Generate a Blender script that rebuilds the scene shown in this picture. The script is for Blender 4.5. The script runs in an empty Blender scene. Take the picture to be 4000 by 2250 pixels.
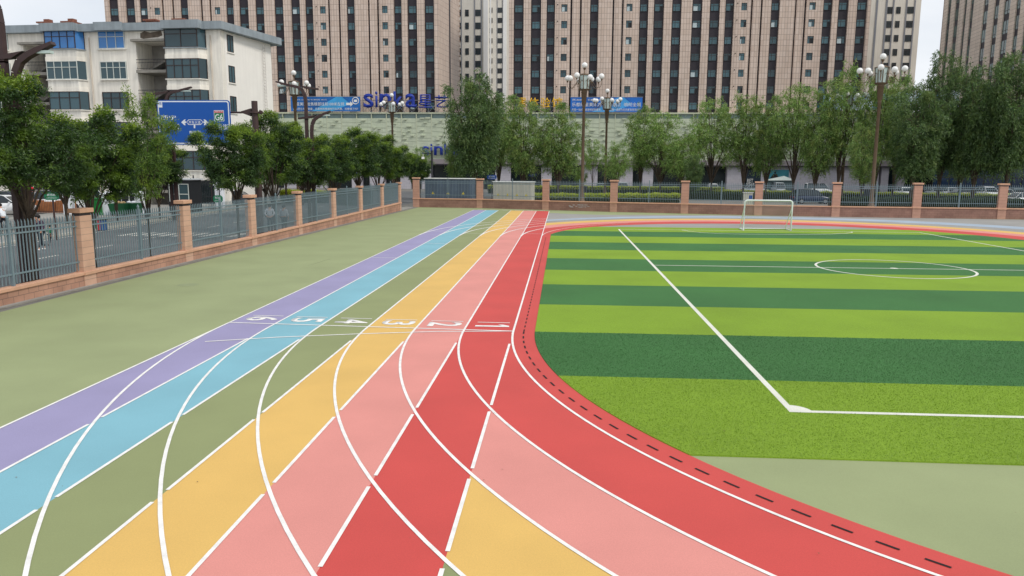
import bpy, math, random
from mathutils import Vector, Matrix
import numpy as np
C = bpy.context.scene.collection
SC = bpy.context.scene
R = math.radians
# ------------------------------------------------------------------ camera
FPX, PITCH, ROLL, YAW, CAMZ = 2920.8, 0.157794, 0.005749, 0.064646, 3.94
cp, sp, cy, sy = math.cos(PITCH), math.sin(PITCH), math.cos(YAW), math.sin(YAW)
FW = Vector((-sy*cp, cy*cp, -sp)); RT = Vector((cy, sy, 0)); UPV = RT.cross(FW)
RT2 = math.cos(ROLL)*RT + math.sin(ROLL)*UPV
UP2 = -math.sin(ROLL)*RT + math.cos(ROLL)*UPV
cam = bpy.data.cameras.new('camera'); cam.lens = FPX/4000*36; cam.sensor_width = 36
cam.clip_start = 0.1; cam.clip_end = 2000
camo = bpy.data.objects.new('camera', cam); C.objects.link(camo)
M = Matrix((RT2, UP2, -FW)).transposed().to_4x4(); M.translation = (0, 0, CAMZ)
camo.matrix_world = M
SC.camera = camo
# ------------------------------------------------------------------ world and sun
SUN_EL, SUN_AZ = R(50), R(120)          # azimuth measured from +Y towards +X
w = bpy.data.worlds.new('World'); SC.world = w; w.use_nodes = True
nt = w.node_tree; nt.nodes.clear()
out = nt.nodes.new('ShaderNodeOutputWorld'); bg = nt.nodes.new('ShaderNodeBackground')
sky = nt.nodes.new('ShaderNodeTexSky'); sky.sky_type = 'NISHITA'; sky.sun_disc = False
sky.sun_elevation = SUN_EL; sky.sun_rotation = SUN_AZ; sky.altitude = 1900
SKYS = 0.1
bg.inputs['Strength'].default_value = SKYS
tc = nt.nodes.new('ShaderNodeTexCoord'); mp = nt.nodes.new('ShaderNodeMapping'); mp.inputs['Scale'].default_value = (1.0, 1.0, 2.6)
no = nt.nodes.new('ShaderNodeTexNoise'); no.inputs['Scale'].default_value = 2.1; no.inputs['Detail'].default_value = 7; no.inputs['Roughness'].default_value = .55
rp = nt.nodes.new('ShaderNodeValToRGB'); rp.color_ramp.elements[0].position = .30; rp.color_ramp.elements[1].position = .62
rp.color_ramp.elements[0].color = (.74,.74,.74,1); rp.color_ramp.elements[1].color = (1,1,1,1)
n2 = nt.nodes.new('ShaderNodeTexNoise'); n2.inputs['Scale'].default_value = 3.3; n2.inputs['Detail'].default_value = 5
r2 = nt.nodes.new('ShaderNodeValToRGB'); r2.color_ramp.elements[0].position = .3; r2.color_ramp.elements[1].position = .7
r2.color_ramp.elements[0].color = (7.9,8.3,8.8,1); r2.color_ramp.elements[1].color = (9.4,9.6,9.9,1)
mx = nt.nodes.new('ShaderNodeMix'); mx.data_type = 'RGBA'
L = nt.links.new
L(tc.outputs['Generated'], mp.inputs['Vector']); L(mp.outputs['Vector'], no.inputs['Vector']); L(mp.outputs['Vector'], n2.inputs['Vector'])
L(no.outputs['Fac'], rp.inputs['Fac']); L(n2.outputs['Fac'], r2.inputs['Fac'])
L(rp.outputs['Color'], mx.inputs['Factor']); L(sky.outputs['Color'], mx.inputs['A']); L(r2.outputs['Color'], mx.inputs['B'])
L(mx.outputs['Result'], bg.inputs['Color']); L(bg.outputs['Background'], out.inputs['Surface'])
sun = bpy.data.lights.new('sun', 'SUN'); sun.energy = 1.65; sun.angle = R(12); sun.color = (1, .95, .88)
suno = bpy.data.objects.new('sun', sun); C.objects.link(suno)
sd = Vector((math.sin(SUN_AZ)*math.cos(SUN_EL), math.cos(SUN_AZ)*math.cos(SUN_EL), math.sin(SUN_EL)))
suno.rotation_euler = sd.to_track_quat('Z', 'Y').to_euler(); suno.location = (0, 0, 60)
SC.view_settings.view_transform = 'Standard'; SC.view_settings.look = 'None'
SC.view_settings.exposure = 0.09; SC.view_settings.gamma = 1
SC.cycles.max_bounces = 5; SC.cycles.diffuse_bounces = 3; SC.cycles.transparent_max_bounces = 6
# ------------------------------------------------------------------ helpers
def ray(u, v):
    return FW + RT2*((u-2000)/FPX) + UP2*((1125-v)/FPX)
def G(u, v, z=0.0):                     # photo point -> point of the world at height z
    d = ray(u, v); t = (z-CAMZ)/d.z
    return Vector((0, 0, CAMZ)) + d*t
def PY(u, v, Y, k=0.0):                 # ... -> point on the upright plane y = Y + k x
    d = ray(u, v); t = Y/(d.y-k*d.x)
    return Vector((0, 0, CAMZ)) + d*t
def D(u, v, t):                         # ... -> point t metres away along the view axis
    return Vector((0, 0, CAMZ)) + ray(u, v)*t
def tag(o, label=None, cat=None, group=None, kind=None):
    if label: o['label'] = label
    if cat: o['category'] = cat
    if group: o['group'] = group
    if kind: o['kind'] = kind
    return o
def empty(name, loc, rz=0, label=None, cat=None, group=None):
    o = bpy.data.objects.new(name, None); C.objects.link(o); o.empty_display_size = .2
    o.location = loc; o.rotation_euler = (0, 0, rz)
    return tag(o, label, cat, group)
def link_obj(name, me, parent=None, loc=None, rot=None):
    o = bpy.data.objects.new(name, me); C.objects.link(o); o.parent = parent
    if loc is not None: o.location = loc
    if rot is not None: o.rotation_euler = rot
    return o
class MB:
    def __init__(s): s.v = []; s.f = []; s.m = []; s.sm = []
    def add(s, vs, fs, mi=0, smooth=False):
        n = len(s.v); s.v += [tuple(a) for a in vs]
        for f in fs: s.f.append([i+n for i in f]); s.m.append(mi); s.sm.append(smooth)
        return s
    def box(s, x0, y0, z0, x1, y1, z1, mi=0, T=None):
        vs = [(x0,y0,z0),(x1,y0,z0),(x1,y1,z0),(x0,y1,z0),(x0,y0,z1),(x1,y0,z1),(x1,y1,z1),(x0,y1,z1)]
        if T is not None: vs = [tuple(T @ Vector(a)) for a in vs]
        return s.add(vs, [(0,3,2,1),(4,5,6,7),(0,1,5,4),(1,2,6,5),(2,3,7,6),(3,0,4,7)], mi)
    def tube(s, pts, r, n=8, mi=0, cap=True, smooth=True):
        pts = [Vector(q) for q in pts]; rs = r if isinstance(r, (list, tuple)) else [r]*len(pts)
        rings = []; up = Vector((0, 0, 1))
        for i, q in enumerate(pts):
            a = pts[max(i-1, 0)]; b = pts[min(i+1, len(pts)-1)]; t = (b-a).normalized()
            x = t.cross(up)
            if x.length < 1e-3: x = t.cross(Vector((0, 1, 0)))
            x.normalize(); y = x.cross(t).normalized()
            rings.append([q + (x*math.cos(2*math.pi*j/n)+y*math.sin(2*math.pi*j/n))*rs[i] for j in range(n)])
        vs = [a for rg in rings for a in rg]; fs = []
        for i in range(len(pts)-1):
            for j in range(n):
                k = (j+1) % n; fs.append((i*n+j, (i+1)*n+j, (i+1)*n+k, i*n+k))
        s.add(vs, fs, mi, smooth)
        if cap:
            s.add(rings[0], [tuple(range(n))], mi); s.add(rings[-1], [tuple(reversed(range(n)))], mi)
        return s
    def lathe(s, prof, n=12, mi=0, c=(0,0,0), smooth=True):   # prof: (r, z)
        vs = []; fs = []; k = len(prof)
        for r_, z in prof:
            for j in range(n):
                a = 2*math.pi*(j+.5)/n; vs.append((c[0]+r_*math.cos(a), c[1]+r_*math.sin(a), c[2]+z))
        for i in range(k-1):
            for j in range(n):
                q = (j+1) % n; fs.append((i*n+j, i*n+q, (i+1)*n+q, (i+1)*n+j))
        s.add(vs, fs, mi, smooth)
        s.add(vs[:n], [tuple(reversed(range(n)))], mi); s.add(vs[-n:], [tuple(range(n))], mi)
        return s
    def sphere(s, c, r, n=16, m=10, mi=0, sc=(1,1,1)):
        vs = []; fs = []
        for i in range(m+1):
            p_ = math.pi*i/m
            for j in range(n):
                a = 2*math.pi*j/n
                vs.append((c[0]+r*sc[0]*math.sin(p_)*math.cos(a), c[1]+r*sc[1]*math.sin(p_)*math.sin(a), c[2]+r*sc[2]*math.cos(p_)))
        for i in range(m):
            for j in range(n):
                q = (j+1) % n; fs.append((i*n+j, (i+1)*n+j, (i+1)*n+q, i*n+q))
        return s.add(vs, fs, mi, True)
    def prism(s, poly, y0, y1, mi=0):       # poly in (x, z), extruded along y
        n = len(poly); vs = [(a, y0, b) for a, b in poly]+[(a, y1, b) for a, b in poly]
        fs = [tuple(range(n)), tuple(reversed(range(n, 2*n)))]+[(i, i+n, (i+1) % n+n, (i+1) % n) for i in range(n)]
        return s.add(vs, fs, mi)
    def slab(s, poly, z0, z1, mi=0):        # poly in (x, y), extruded along z
        n = len(poly); vs = [(a, b, z0) for a, b in poly]+[(a, b, z1) for a, b in poly]
        fs = [tuple(reversed(range(n))), tuple(range(n, 2*n))]+[(i, (i+1) % n, (i+1) % n+n, i+n) for i in range(n)]
        return s.add(vs, fs, mi)
    def sheet(s, poly, z, mi=0):
        return s.add([(a, b, z) for a, b in poly], [tuple(range(len(poly)))], mi)
    def build(s, name, mats, parent=None, loc=None, rot=None, bevel=0):
        me = bpy.data.meshes.new(name); me.from_pydata(s.v, [], s.f)
        if not isinstance(mats, (list, tuple)): mats = [mats]
        for m in mats: me.materials.append(m)
        me.polygons.foreach_set('material_index', s.m); me.polygons.foreach_set('use_smooth', s.sm)
        me.update()
        o = link_obj(name, me, parent, loc, rot)
        if bevel:
            b = o.modifiers.new('bevel', 'BEVEL'); b.width = bevel; b.segments = 2; b.limit_method = 'ANGLE'
        return o
def kids(o): return list(o.children)
def copy_tree(o, parent=None, loc=None, rz=None, sc=None, label=None, group=None):
    c = o.copy(); C.objects.link(c); c.parent = parent
    if loc is not None: c.location = loc
    if rz is not None: c.rotation_euler = (0, 0, rz)
    if sc is not None: c.scale = sc
    if label: c['label'] = label
    if group: c['group'] = group
    for ch in kids(o): copy_tree(ch, c)
    return c
ORD = ['first','second','third','fourth','fifth','sixth','seventh','eighth','ninth','tenth','eleventh','twelfth','thirteenth','fourteenth']
# ------------------------------------------------------------------ materials
def srgb(r, g, b):
    f = lambda c: (c/255/12.92) if c/255 <= .04045 else ((c/255+.055)/1.055)**2.4
    return (f(r), f(g), f(b), 1)
def mat(name, col, rough=.7, var=.12, vs=3.0, grain=0, gs=150, bump=0, bs=60, metal=0, coord='Object', spec=.4, streak=0):
    m = bpy.data.materials.new(name); m.use_nodes = True; n = m.node_tree; b = n.nodes['Principled BSDF']
    if len(col) == 3: col = (*col, 1)
    b.inputs['Roughness'].default_value = rough; b.inputs['Metallic'].default_value = metal
    b.inputs['Specular IOR Level'].default_value = spec
    t = n.nodes.new('ShaderNodeTexCoord'); src = t.outputs[coord]
    def noise(scale, detail=4, vec=None):
        q = n.nodes.new('ShaderNodeTexNoise'); q.inputs['Scale'].default_value = scale; q.inputs['Detail'].default_value = detail
        n.links.new(vec or src, q.inputs['Vector']); return q
    def mulv(fac_out, lo, hi, prev):
        mr = n.nodes.new('ShaderNodeMapRange'); mr.inputs['From Min'].default_value = .3; mr.inputs['From Max'].default_value = .7
        mr.inputs['To Min'].default_value = lo; mr.inputs['To Max'].default_value = hi
        n.links.new(fac_out, mr.inputs['Value'])
        v = n.nodes.new('ShaderNodeMix'); v.data_type = 'RGBA'; v.blend_type = 'MULTIPLY'; v.inputs['Factor'].default_value = 1
        if prev is None: v.inputs['A'].default_value = col
        else: n.links.new(prev, v.inputs['A'])
        n.links.new(mr.outputs['Result'], v.inputs['B']); return v.outputs['Result']
    o = None
    if var: o = mulv(noise(vs, 5).outputs['Fac'], 1-var, 1+var, o)
    if grain: o = mulv(noise(gs, 2).outputs['Fac'], 1-grain, 1+grain, o)
    if streak:
        mpn = n.nodes.new('ShaderNodeMapping'); mpn.inputs['Scale'].default_value = (3.5, 3.5, .25); n.links.new(src, mpn.inputs['Vector'])
        o = mulv(noise(1.0, 6, mpn.outputs['Vector']).outputs['Fac'], 1-streak, 1+streak*.4, o)
    if o is None: b.inputs['Base Color'].default_value = col
    else: n.links.new(o, b.inputs['Base Color'])
    if bump:
        bu = n.nodes.new('ShaderNodeBump'); bu.inputs['Strength'].default_value = bump; bu.inputs['Distance'].default_value = .02
        n.links.new(noise(bs, 3).outputs['Fac'], bu.inputs['Height']); n.links.new(bu.outputs['Normal'], b.inputs['Normal'])
    m['_o'] = 1
    return m
def brickmat(name, c1, c2, cm, bw, bh, mort, off=0.5, rough=.8, axes='xz', var=.1, vs=2.0, grain=0, shift=(0,0), streak=0):
    m = bpy.data.materials.new(name); m.use_nodes = True; n = m.node_tree; b = n.nodes['Principled BSDF']; b.inputs['Roughness'].default_value = rough
    t = n.nodes.new('ShaderNodeTexCoord'); s = n.nodes.new('ShaderNodeSeparateXYZ'); c = n.nodes.new('ShaderNodeCombineXYZ')
    n.links.new(t.outputs['Object'], s.inputs[0])
    for i, a in enumerate(axes):
        ad = n.nodes.new('ShaderNodeMath'); ad.operation = 'ADD'; ad.inputs[1].default_value = shift[i]
        if a == 's':
            ad0 = n.nodes.new('ShaderNodeMath'); ad0.operation = 'ADD'; n.links.new(s.outputs['X'], ad0.inputs[0]); n.links.new(s.outputs['Y'], ad0.inputs[1]); n.links.new(ad0.outputs[0], ad.inputs[0])
        else: n.links.new(s.outputs[a.upper()], ad.inputs[0])
        n.links.new(ad.outputs[0], c.inputs[i])
    k = n.nodes.new('ShaderNodeTexBrick'); k.offset = off; k.squash = 1
    k.inputs['Scale'].default_value = 1; k.inputs['Brick Width'].default_value = bw; k.inputs['Row Height'].default_value = bh
    k.inputs['Mortar Size'].default_value = mort; k.inputs['Color1'].default_value = (*c1[:3], 1); k.inputs['Color2'].default_value = (*c2[:3], 1); k.inputs['Mortar'].default_value = (*cm[:3], 1)
    k.inputs['Mortar Smooth'].default_value = .1
    n.links.new(c.outputs[0], k.inputs['Vector'])
    q = n.nodes.new('ShaderNodeTexNoise'); q.inputs['Scale'].default_value = vs; q.inputs['Detail'].default_value = 6
    if streak:
        mpn = n.nodes.new('ShaderNodeMapping'); mpn.inputs['Scale'].default_value = (1.2, 1.2, .12); n.links.new(t.outputs['Object'], mpn.inputs['Vector']); n.links.new(mpn.outputs['Vector'], q.inputs['Vector'])
    else: n.links.new(t.outputs['Object'], q.inputs['Vector'])
    mr = n.nodes.new('ShaderNodeMapRange'); mr.inputs['From Min'].default_value = .3; mr.inputs['From Max'].default_value = .7; mr.inputs['To Min'].default_value = 1-var; mr.inputs['To Max'].default_value = 1+var
    n.links.new(q.outputs['Fac'], mr.inputs['Value'])
    v = n.nodes.new('ShaderNodeMix'); v.data_type = 'RGBA'; v.blend_type = 'MULTIPLY'; v.inputs['Factor'].default_value = 1
    n.links.new(k.outputs['Color'], v.inputs['A']); n.links.new(mr.outputs['Result'], v.inputs['B'])
    n.links.new(v.outputs['Result'], b.inputs['Base Color'])
    bu = n.nodes.new('ShaderNodeBump'); bu.inputs['Strength'].default_value = .35; bu.inputs['Distance'].default_value = .01; bu.invert = True
    n.links.new(k.outputs['Fac'], bu.inputs['Height']); n.links.new(bu.outputs['Normal'], b.inputs['Normal'])
    return m
def glassmat(name, col, rough=.08, rnd=.5):
    m = bpy.data.materials.new(name); m.use_nodes = True; n = m.node_tree; b = n.nodes['Principled BSDF']
    b.inputs['Roughness'].default_value = rough; b.inputs['Specular IOR Level'].default_value = .5
    oi = n.nodes.new('ShaderNodeObjectInfo'); mr = n.nodes.new('ShaderNodeMapRange'); mr.inputs['To Min'].default_value = 1-rnd; mr.inputs['To Max'].default_value = 1+rnd
    n.links.new(oi.outputs['Random'], mr.inputs['Value'])
    v = n.nodes.new('ShaderNodeMix'); v.data_type = 'RGBA'; v.blend_type = 'MULTIPLY'; v.inputs['Factor'].default_value = 1; v.inputs['A'].default_value = (*col[:3], 1)
    n.links.new(mr.outputs['Result'], v.inputs['B']); n.links.new(v.outputs['Result'], b.inputs['Base Color'])
    return m
def leafmat(name, dark, light, tip=None, tipz=(0, 1)):
    m = bpy.data.materials.new(name); m.use_nodes = True; n = m.node_tree; n.nodes.clear()
    o = n.nodes.new('ShaderNodeOutputMaterial'); d = n.nodes.new('ShaderNodeBsdfDiffuse'); t = n.nodes.new('ShaderNodeBsdfTranslucent'); gl = n.nodes.new('ShaderNodeBsdfGlossy'); gl.inputs['Roughness'].default_value = .5
    ge = n.nodes.new('ShaderNodeNewGeometry'); rr = n.nodes.new('ShaderNodeValToRGB')
    rr.color_ramp.elements[0].color = (*dark, 1); rr.color_ramp.elements[1].color = (*light, 1); rr.color_ramp.elements[0].position = .1
    n.links.new(ge.outputs['Random Per Island'], rr.inputs['Fac']); col = rr.outputs['Color']
    if tip:
        tc_ = n.nodes.new('ShaderNodeTexCoord'); nz = n.nodes.new('ShaderNodeTexNoise'); nz.inputs['Scale'].default_value = 1.1; nz.inputs['Detail'].default_value = 3
        n.links.new(tc_.outputs['Object'], nz.inputs['Vector'])
        mr = n.nodes.new('ShaderNodeMapRange'); mr.inputs['From Min'].default_value = tipz[0]; mr.inputs['From Max'].default_value = tipz[1]
        n.links.new(nz.outputs['Fac'], mr.inputs['Value'])
        v = n.nodes.new('ShaderNodeMix'); v.data_type = 'RGBA'; n.links.new(mr.outputs['Result'], v.inputs['Factor']); n.links.new(col, v.inputs['A']); v.inputs['B'].default_value = (*tip, 1); col = v.outputs['Result']
    n.links.new(col, d.inputs['Color']); n.links.new(col, t.inputs['Color'])
    a = n.nodes.new('ShaderNodeMixShader'); a.inputs[0].default_value = .4; n.links.new(d.outputs[0], a.inputs[1]); n.links.new(t.outputs[0], a.inputs[2])
    b = n.nodes.new('ShaderNodeMixShader'); b.inputs[0].default_value = .04; n.links.new(a.outputs[0], b.inputs[1]); n.links.new(gl.outputs[0], b.inputs[2])
    n.links.new(b.outputs[0], o.inputs['Surface'])
    return m
DG = None
def text_mesh(s, size, depth=.02, align='LEFT', bold=0):
    c = bpy.data.curves.new('t', 'FONT'); c.body = s; c.size = size; c.extrude = depth/2; c.align_x = align; c.resolution_u = 3; c.offset = bold
    o = bpy.data.objects.new('t', c); C.objects.link(o)
    dg = bpy.context.evaluated_depsgraph_get(); me = bpy.data.meshes.new_from_object(o.evaluated_get(dg))
    bpy.data.objects.remove(o); bpy.data.curves.remove(c)
    return me
def text_on(name, s, X0, X1, Z0, Z1, Y, m, parent, depth=.05, bold=0, yaw=0):
    """lettering fitted into the upright rectangle X0..X1, Z0..Z1 of the plane at Y, facing -Y"""
    me = text_mesh(s, 1.0, 0, bold=bold)
    n = len(me.vertices); co = np.zeros(n*3); me.vertices.foreach_get('co', co); co = co.reshape(-1, 3)
    mn, mxx = co.min(0), co.max(0)
    sx = (X1-X0)/(mxx[0]-mn[0]); sz = (Z1-Z0)/(mxx[1]-mn[1])
    new = np.zeros_like(co); new[:, 0] = X0+(co[:, 0]-mn[0])*sx; new[:, 2] = Z0+(co[:, 1]-mn[1])*sz; new[:, 1] = Y
    me.vertices.foreach_set('co', new.ravel()); me.materials.clear(); me.materials.append(m); me.update()
    o = link_obj(name, me, parent)
    if depth:
        so = o.modifiers.new('solid', 'SOLIDIFY'); so.thickness = depth; so.offset = 0
    return o
# ------------------------------------------------------------------ ground
def K(*a): return srgb(*a)[:3]
m_ground = mat('ground_paving', K(122,120,116), .9, .15, .2, .08, 20)
m_road = mat('asphalt', K(98,100,102), .85, .15, .4, .12, 120, .3, 150)
m_pave = mat('pale_paving', K(150,148,142), .85, .12, .6, .1, 8)
m_grey = mat('worn_grey_court', K(150,148,144), .85, .10, .35, .05, 90)
m_olive = mat('olive_court', K(147,156,113), .75, .07, .5, .05, 70, .15, 220)
m_l4 = mat('olive_lane', K(138,146,100), .75, .07, .5, .05, 70, .15, 220)
m_red = mat('red_lane', K(198,74,69), .75, .06, .6, .06, 70, .15, 220)
m_pink = mat('pink_lane', K(214,140,131), .75, .06, .6, .06, 70, .15, 220)
m_yel = mat('yellow_lane', K(216,176,98), .75, .06, .6, .06, 70, .15, 220)
m_blue = mat('blue_lane', K(124,176,190), .75, .06, .6, .06, 70, .15, 220)
m_pur = mat('purple_lane', K(150,144,180), .75, .06, .6, .06, 70, .15, 220)
m_pale = mat('pale_blue_band', K(160,174,188), .8, .08, .5, .05, 120)
m_white = mat('white_line', K(232,230,226), .7, .10, 5, .08, 60)
m_tl = mat('turf_light', K(128,160,40), .9, .10, .35, .16, 60, .9, 90)
m_td = mat('turf_dark', K(62,114,58), .9, .10, .35, .15, 60, .9, 90)
m_tw = mat('turf_white', K(222,222,210), .9, .08, 2, .12, 90, .6, 90)
m_slot = mat('slot_black', K(35,28,30), .9, .1)
def struct(name, mb, m, label, cat='ground'):
    return tag(mb.build(name, m), label, cat, None, 'structure')
struct('ground', MB().add([(-600,-200,0),(600,-200,0),(600,900,0),(-600,900,0)], [(0,1,2,3)]), m_ground, 'grey paved ground of the streets beyond the school fence')
struct('court_surface', MB().sheet([(-15.35,-10),(60,-10),(60,70),(10,70.2),(-15,78)], .004), m_olive, 'olive green coated surface round the running lanes')
rnd = random.Random(5)
def wob(pts, a=.15, n=6):
    o = []
    for i in range(len(pts)-1):
        (x0, y0), (x1, y1) = pts[i], pts[i+1]
        for j in range(n):
            t = j/n; o.append((x0+(x1-x0)*t+(rnd.uniform(-a, a)*.5 if j else 0), y0+(y1-y0)*t+(rnd.uniform(-a, a) if j else 0)))
    o.append(pts[-1]); return o
gp = wob([(-1.13,68.3),(0.5,67.4),(3,66.4),(9,66.9),(15,67.3),(19.5,67.2)], .2)
struct('grey_asphalt', MB().sheet([(-1.13,50)]+gp+[(24,66.6),(37,65.4),(60,63),(60,-9),(30,-9),(30,46),(27,50)], .008), m_grey, 'worn grey asphalt behind the curved lanes near the back wall')
# concrete strip along the left wall
gs = [(-15.75+.0155*(y-20)+.33+rnd.uniform(-.05,.05), y) for y in np.arange(-8, 76.5, .8)]
struct('concrete_strip', MB().sheet([(-15.9+.0155*(-28), -8)][:0]+[(-16.3,-8)]+gs+[(-15.0,76.5)], .009), mat('strip_grey', K(128,126,118), .9, .2, 3, .2, 30), 'grey gravelly strip at the foot of the left wall')
CX, C1Y, C2Y = 13.55, 18.0, 44.2
RK = [14.67+1.22*k for k in range(7)]
XK = [-1.12-1.22*k for k in range(7)]
lanem = [m_red, m_pink, m_yel, m_l4, m_blue, m_pur]
lname = ['red', 'pink', 'yellow', 'olive', 'blue', 'purple']
YEND = lambda x: 71.35-.115*(x+1.12)
def circ(c, r, a): return (c[0]+r*math.cos(a), c[1]+r*math.sin(a))
for k in range(6):
    x0, x1 = XK[k+1], XK[k]
    mb = MB().sheet([(x0,-8),(x1,-8),(x1,YEND(x1)),(x0,YEND(x0))], .012)
    struct('running_lane', mb, lanem[k], f'{lname[k]} straight running lane painted with number {k+1}', 'running lane')
    # curved part, right of the innermost straight line
    ri, ro = RK[k], RK[k+1]
    si = math.pi+math.acos(min(1, 14.67/ri)); so = math.pi+math.acos(14.67/ro); e = math.pi*1.5+.75
    N = 60; mb = MB(); vs = []
    for i in range(N+1):
        a = si+(e-si)*i/N; b = so+(e-so)*i/N
        vs += [(*circ((CX,C1Y), ri, a), .012), (*circ((CX,C1Y), ro, b), .012)]
    mb.add(vs, [(2*i, 2*i+1, 2*i+3, 2*i+2) for i in range(N)])
    struct('curved_lane', mb, lanem[k], f'{lname[k]} curved lane number {k+1} sweeping right across the foreground', 'running lane')
# red border inside lane one
N = 60; vs = []
e = math.pi*1.5+.75
path = [((-.59, 45.9), (-1.12, 45.9)), ((-.59, 18), (-1.12, 18))]
for i in range(1, N+1):
    a = math.pi+(e-math.pi)*i/N; path.append((circ((CX,C1Y), 14.14, a), circ((CX,C1Y), 14.67, a)))
vs = [(*q, .012) for pr in path for q in pr]
struct('lane_border', MB().add(vs, [(2*i, 2*i+1, 2*i+3, 2*i+2) for i in range(len(path)-1)]), m_red, 'narrow red border between lane one and the turf', 'running lane')
def arcpts(c, r, xmin, N=70, aend=-.6):
    x = max(-1, min(1, (xmin-c[0])/r)); a0 = math.acos(x)
    return [circ(c, r, a0+(aend-a0)*i/N) for i in range(N+1)]
A = ((12.87,42.39), 14.36); B = ((13.15,42.78), 16.06); Mi = ((13.27,43.3), 17.3); Yc = ((13.38,43.77), 18.54)
def band(name, inner, outer, m, z, label):
    n = len(inner); vs = [(*q, z) for q in inner]+[(*q, z) for q in outer]
    struct(name, MB().add(vs, [(i, n+i, n+i+1, i+1) for i in range(n-1)]), m, label, 'running lane')
tl = [(-1.12+.53, 45.7)]
ap = arcpts(A[0], A[1], 2.09)
turfarc = [circ((12.91,43.41), 13.67, a) for a in np.linspace(math.pi-.17, math.pi-.655, 14)]
struct('lane_border', MB().sheet([(-1.12,45.9),(-.59,45.9),(-.64,46.1),(-1.12,50.2)], .0122), m_red, 'small red wedge joining the border to the far red curve', 'running lane')
inner = turfarc+ap; no_ = len(inner)
outer = arcpts(B[0], B[1], -1.12, no_-1)
band('far_curved_lane', inner, outer, m_red, .0125, 'red curved lane behind the turf at the far end')
band('far_curved_lane', arcpts(B[0], B[1], -1.12), arcpts(Mi[0], Mi[1], -1.12), m_pink, .0125, 'pink curved lane between the far red and yellow lanes')
band('far_curved_lane', arcpts(Mi[0], Mi[1], -1.12), arcpts(Yc[0], Yc[1], -1.12), m_yel, .0125, 'yellow curved lane at the far end, outermost of the warm ones')
band('far_blue_band', arcpts((13.9,42.05), 21.61, -1.12), arcpts((15.1,44.39), 21.84, -1.12), m_pale, .0125, 'pale blue faded band on the grey asphalt before the back wall')
# ------------------------------------------------------------------ turf
ys = [10.08, 13.95, 17.85, 21.6, 25.5, 29.3, 33.2, 36.95, 40.8, 44.6, 48.3, 52.15]
def xleft(y):
    if y < 18: return CX-math.sqrt(max(0, 14.14**2-(18-y)**2))
    if y < 45.7: return -.59
    return 12.91-math.sqrt(max(0, 13.67**2-(y-43.41)**2))
def xright(y):
    if y < 18: return CX+math.sqrt(max(0, 14.14**2-(18-y)**2))
    if y < 42.4: return 27.23
    return 12.87+math.sqrt(max(0, 14.36**2-(y-42.39)**2))
for i in range(11):
    yy = np.linspace(ys[i], ys[i+1], 12); mb = MB()
    vs = []
    for y in yy: vs += [(xleft(y), y, .026), (xright(y), y, .026)]
    mb.add(vs, [(2*j, 2*j+1, 2*j+3, 2*j+2) for j in range(11)])
    sk = []
    for y in yy: sk += [(xleft(y), y, .026), (xleft(y)-.004, y, .004)]
    mb.add(sk, [(2*j, 2*j+2, 2*j+3, 2*j+1) for j in range(11)])
    sk = []
    for y in yy: sk += [(xright(y), y, .026), (xright(y)+.004, y, .004)]
    mb.add(sk, [(2*j, 2*j+1, 2*j+3, 2*j+2) for j in range(11)])
    if i == 0: mb.add([(xleft(ys[0]), ys[0], .026), (xright(ys[0]), ys[0], .026), (xright(ys[0]), ys[0]-.004, .004), (xleft(ys[0]), ys[0]-.004, .004)], [(0, 3, 2, 1)])
    lt = i % 2 == 0
    struct('turf_stripe', mb, m_tl if lt else m_td, f"{'light' if lt else 'dark'} green artificial turf stripe, {ORD[i]} from the camera", 'turf')
def grass(name, n, xr, yr, m, seed, lab, edge=None):
    rg = np.random.RandomState(seed); mb_v = []; mb_f = []
    x = rg.uniform(*xr, n); y = rg.uniform(*yr, n)
    keep = [(a, b) for a, b in zip(x, y) if xleft(b)+.0 < a < xright(b) and (abs(a-3.85) > .065 or b < 12.05) and (abs(b-12.12) > .065 or a < 3.8) and not (a > 3.8 and b > 12.1 and math.hypot(a-3.85, b-12.12) < .34)]
    P = np.array(keep); n = len(P); h = rg.uniform(.006, .022, n); a = rg.uniform(0, 6.28, n); w_ = .006; ln = rg.uniform(-.02, .02, (n, 2))
    v = np.zeros((n, 3, 3)); v[:, 0, :2] = P-np.c_[np.cos(a), np.sin(a)]*w_; v[:, 1, :2] = P+np.c_[np.cos(a), np.sin(a)]*w_; v[:, 2, :2] = P+ln
    v[:, :2, 2] = .024; v[:, 2, 2] = .026+h
    me = bpy.data.meshes.new(name); me.vertices.add(n*3); me.vertices.foreach_set('co', v.ravel())
    me.loops.add(n*3); me.loops.foreach_set('vertex_index', np.arange(n*3)); me.polygons.add(n)
    me.polygons.foreach_set('loop_start', np.arange(0, n*3, 3)); me.polygons.foreach_set('loop_total', np.full(n, 3)); me.materials.append(m); me.update()
    return tag(link_obj(name, me), lab, 'grass', None, 'stuff')
m_gl = leafmat('blade_light', K(120,152,38), K(150,182,58)); m_gd = leafmat('blade_dark', K(58,106,54), K(80,128,72))
grass('grass_blades', 80000, (-.5, 10), (10.08, 13.95), m_gl, 1, 'light green plastic grass blades of the nearest turf stripe')
grass('grass_blades', 70000, (-.6, 12.5), (13.95, 17.85), m_gd, 2, 'dark green plastic grass blades of the second turf stripe')
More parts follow.
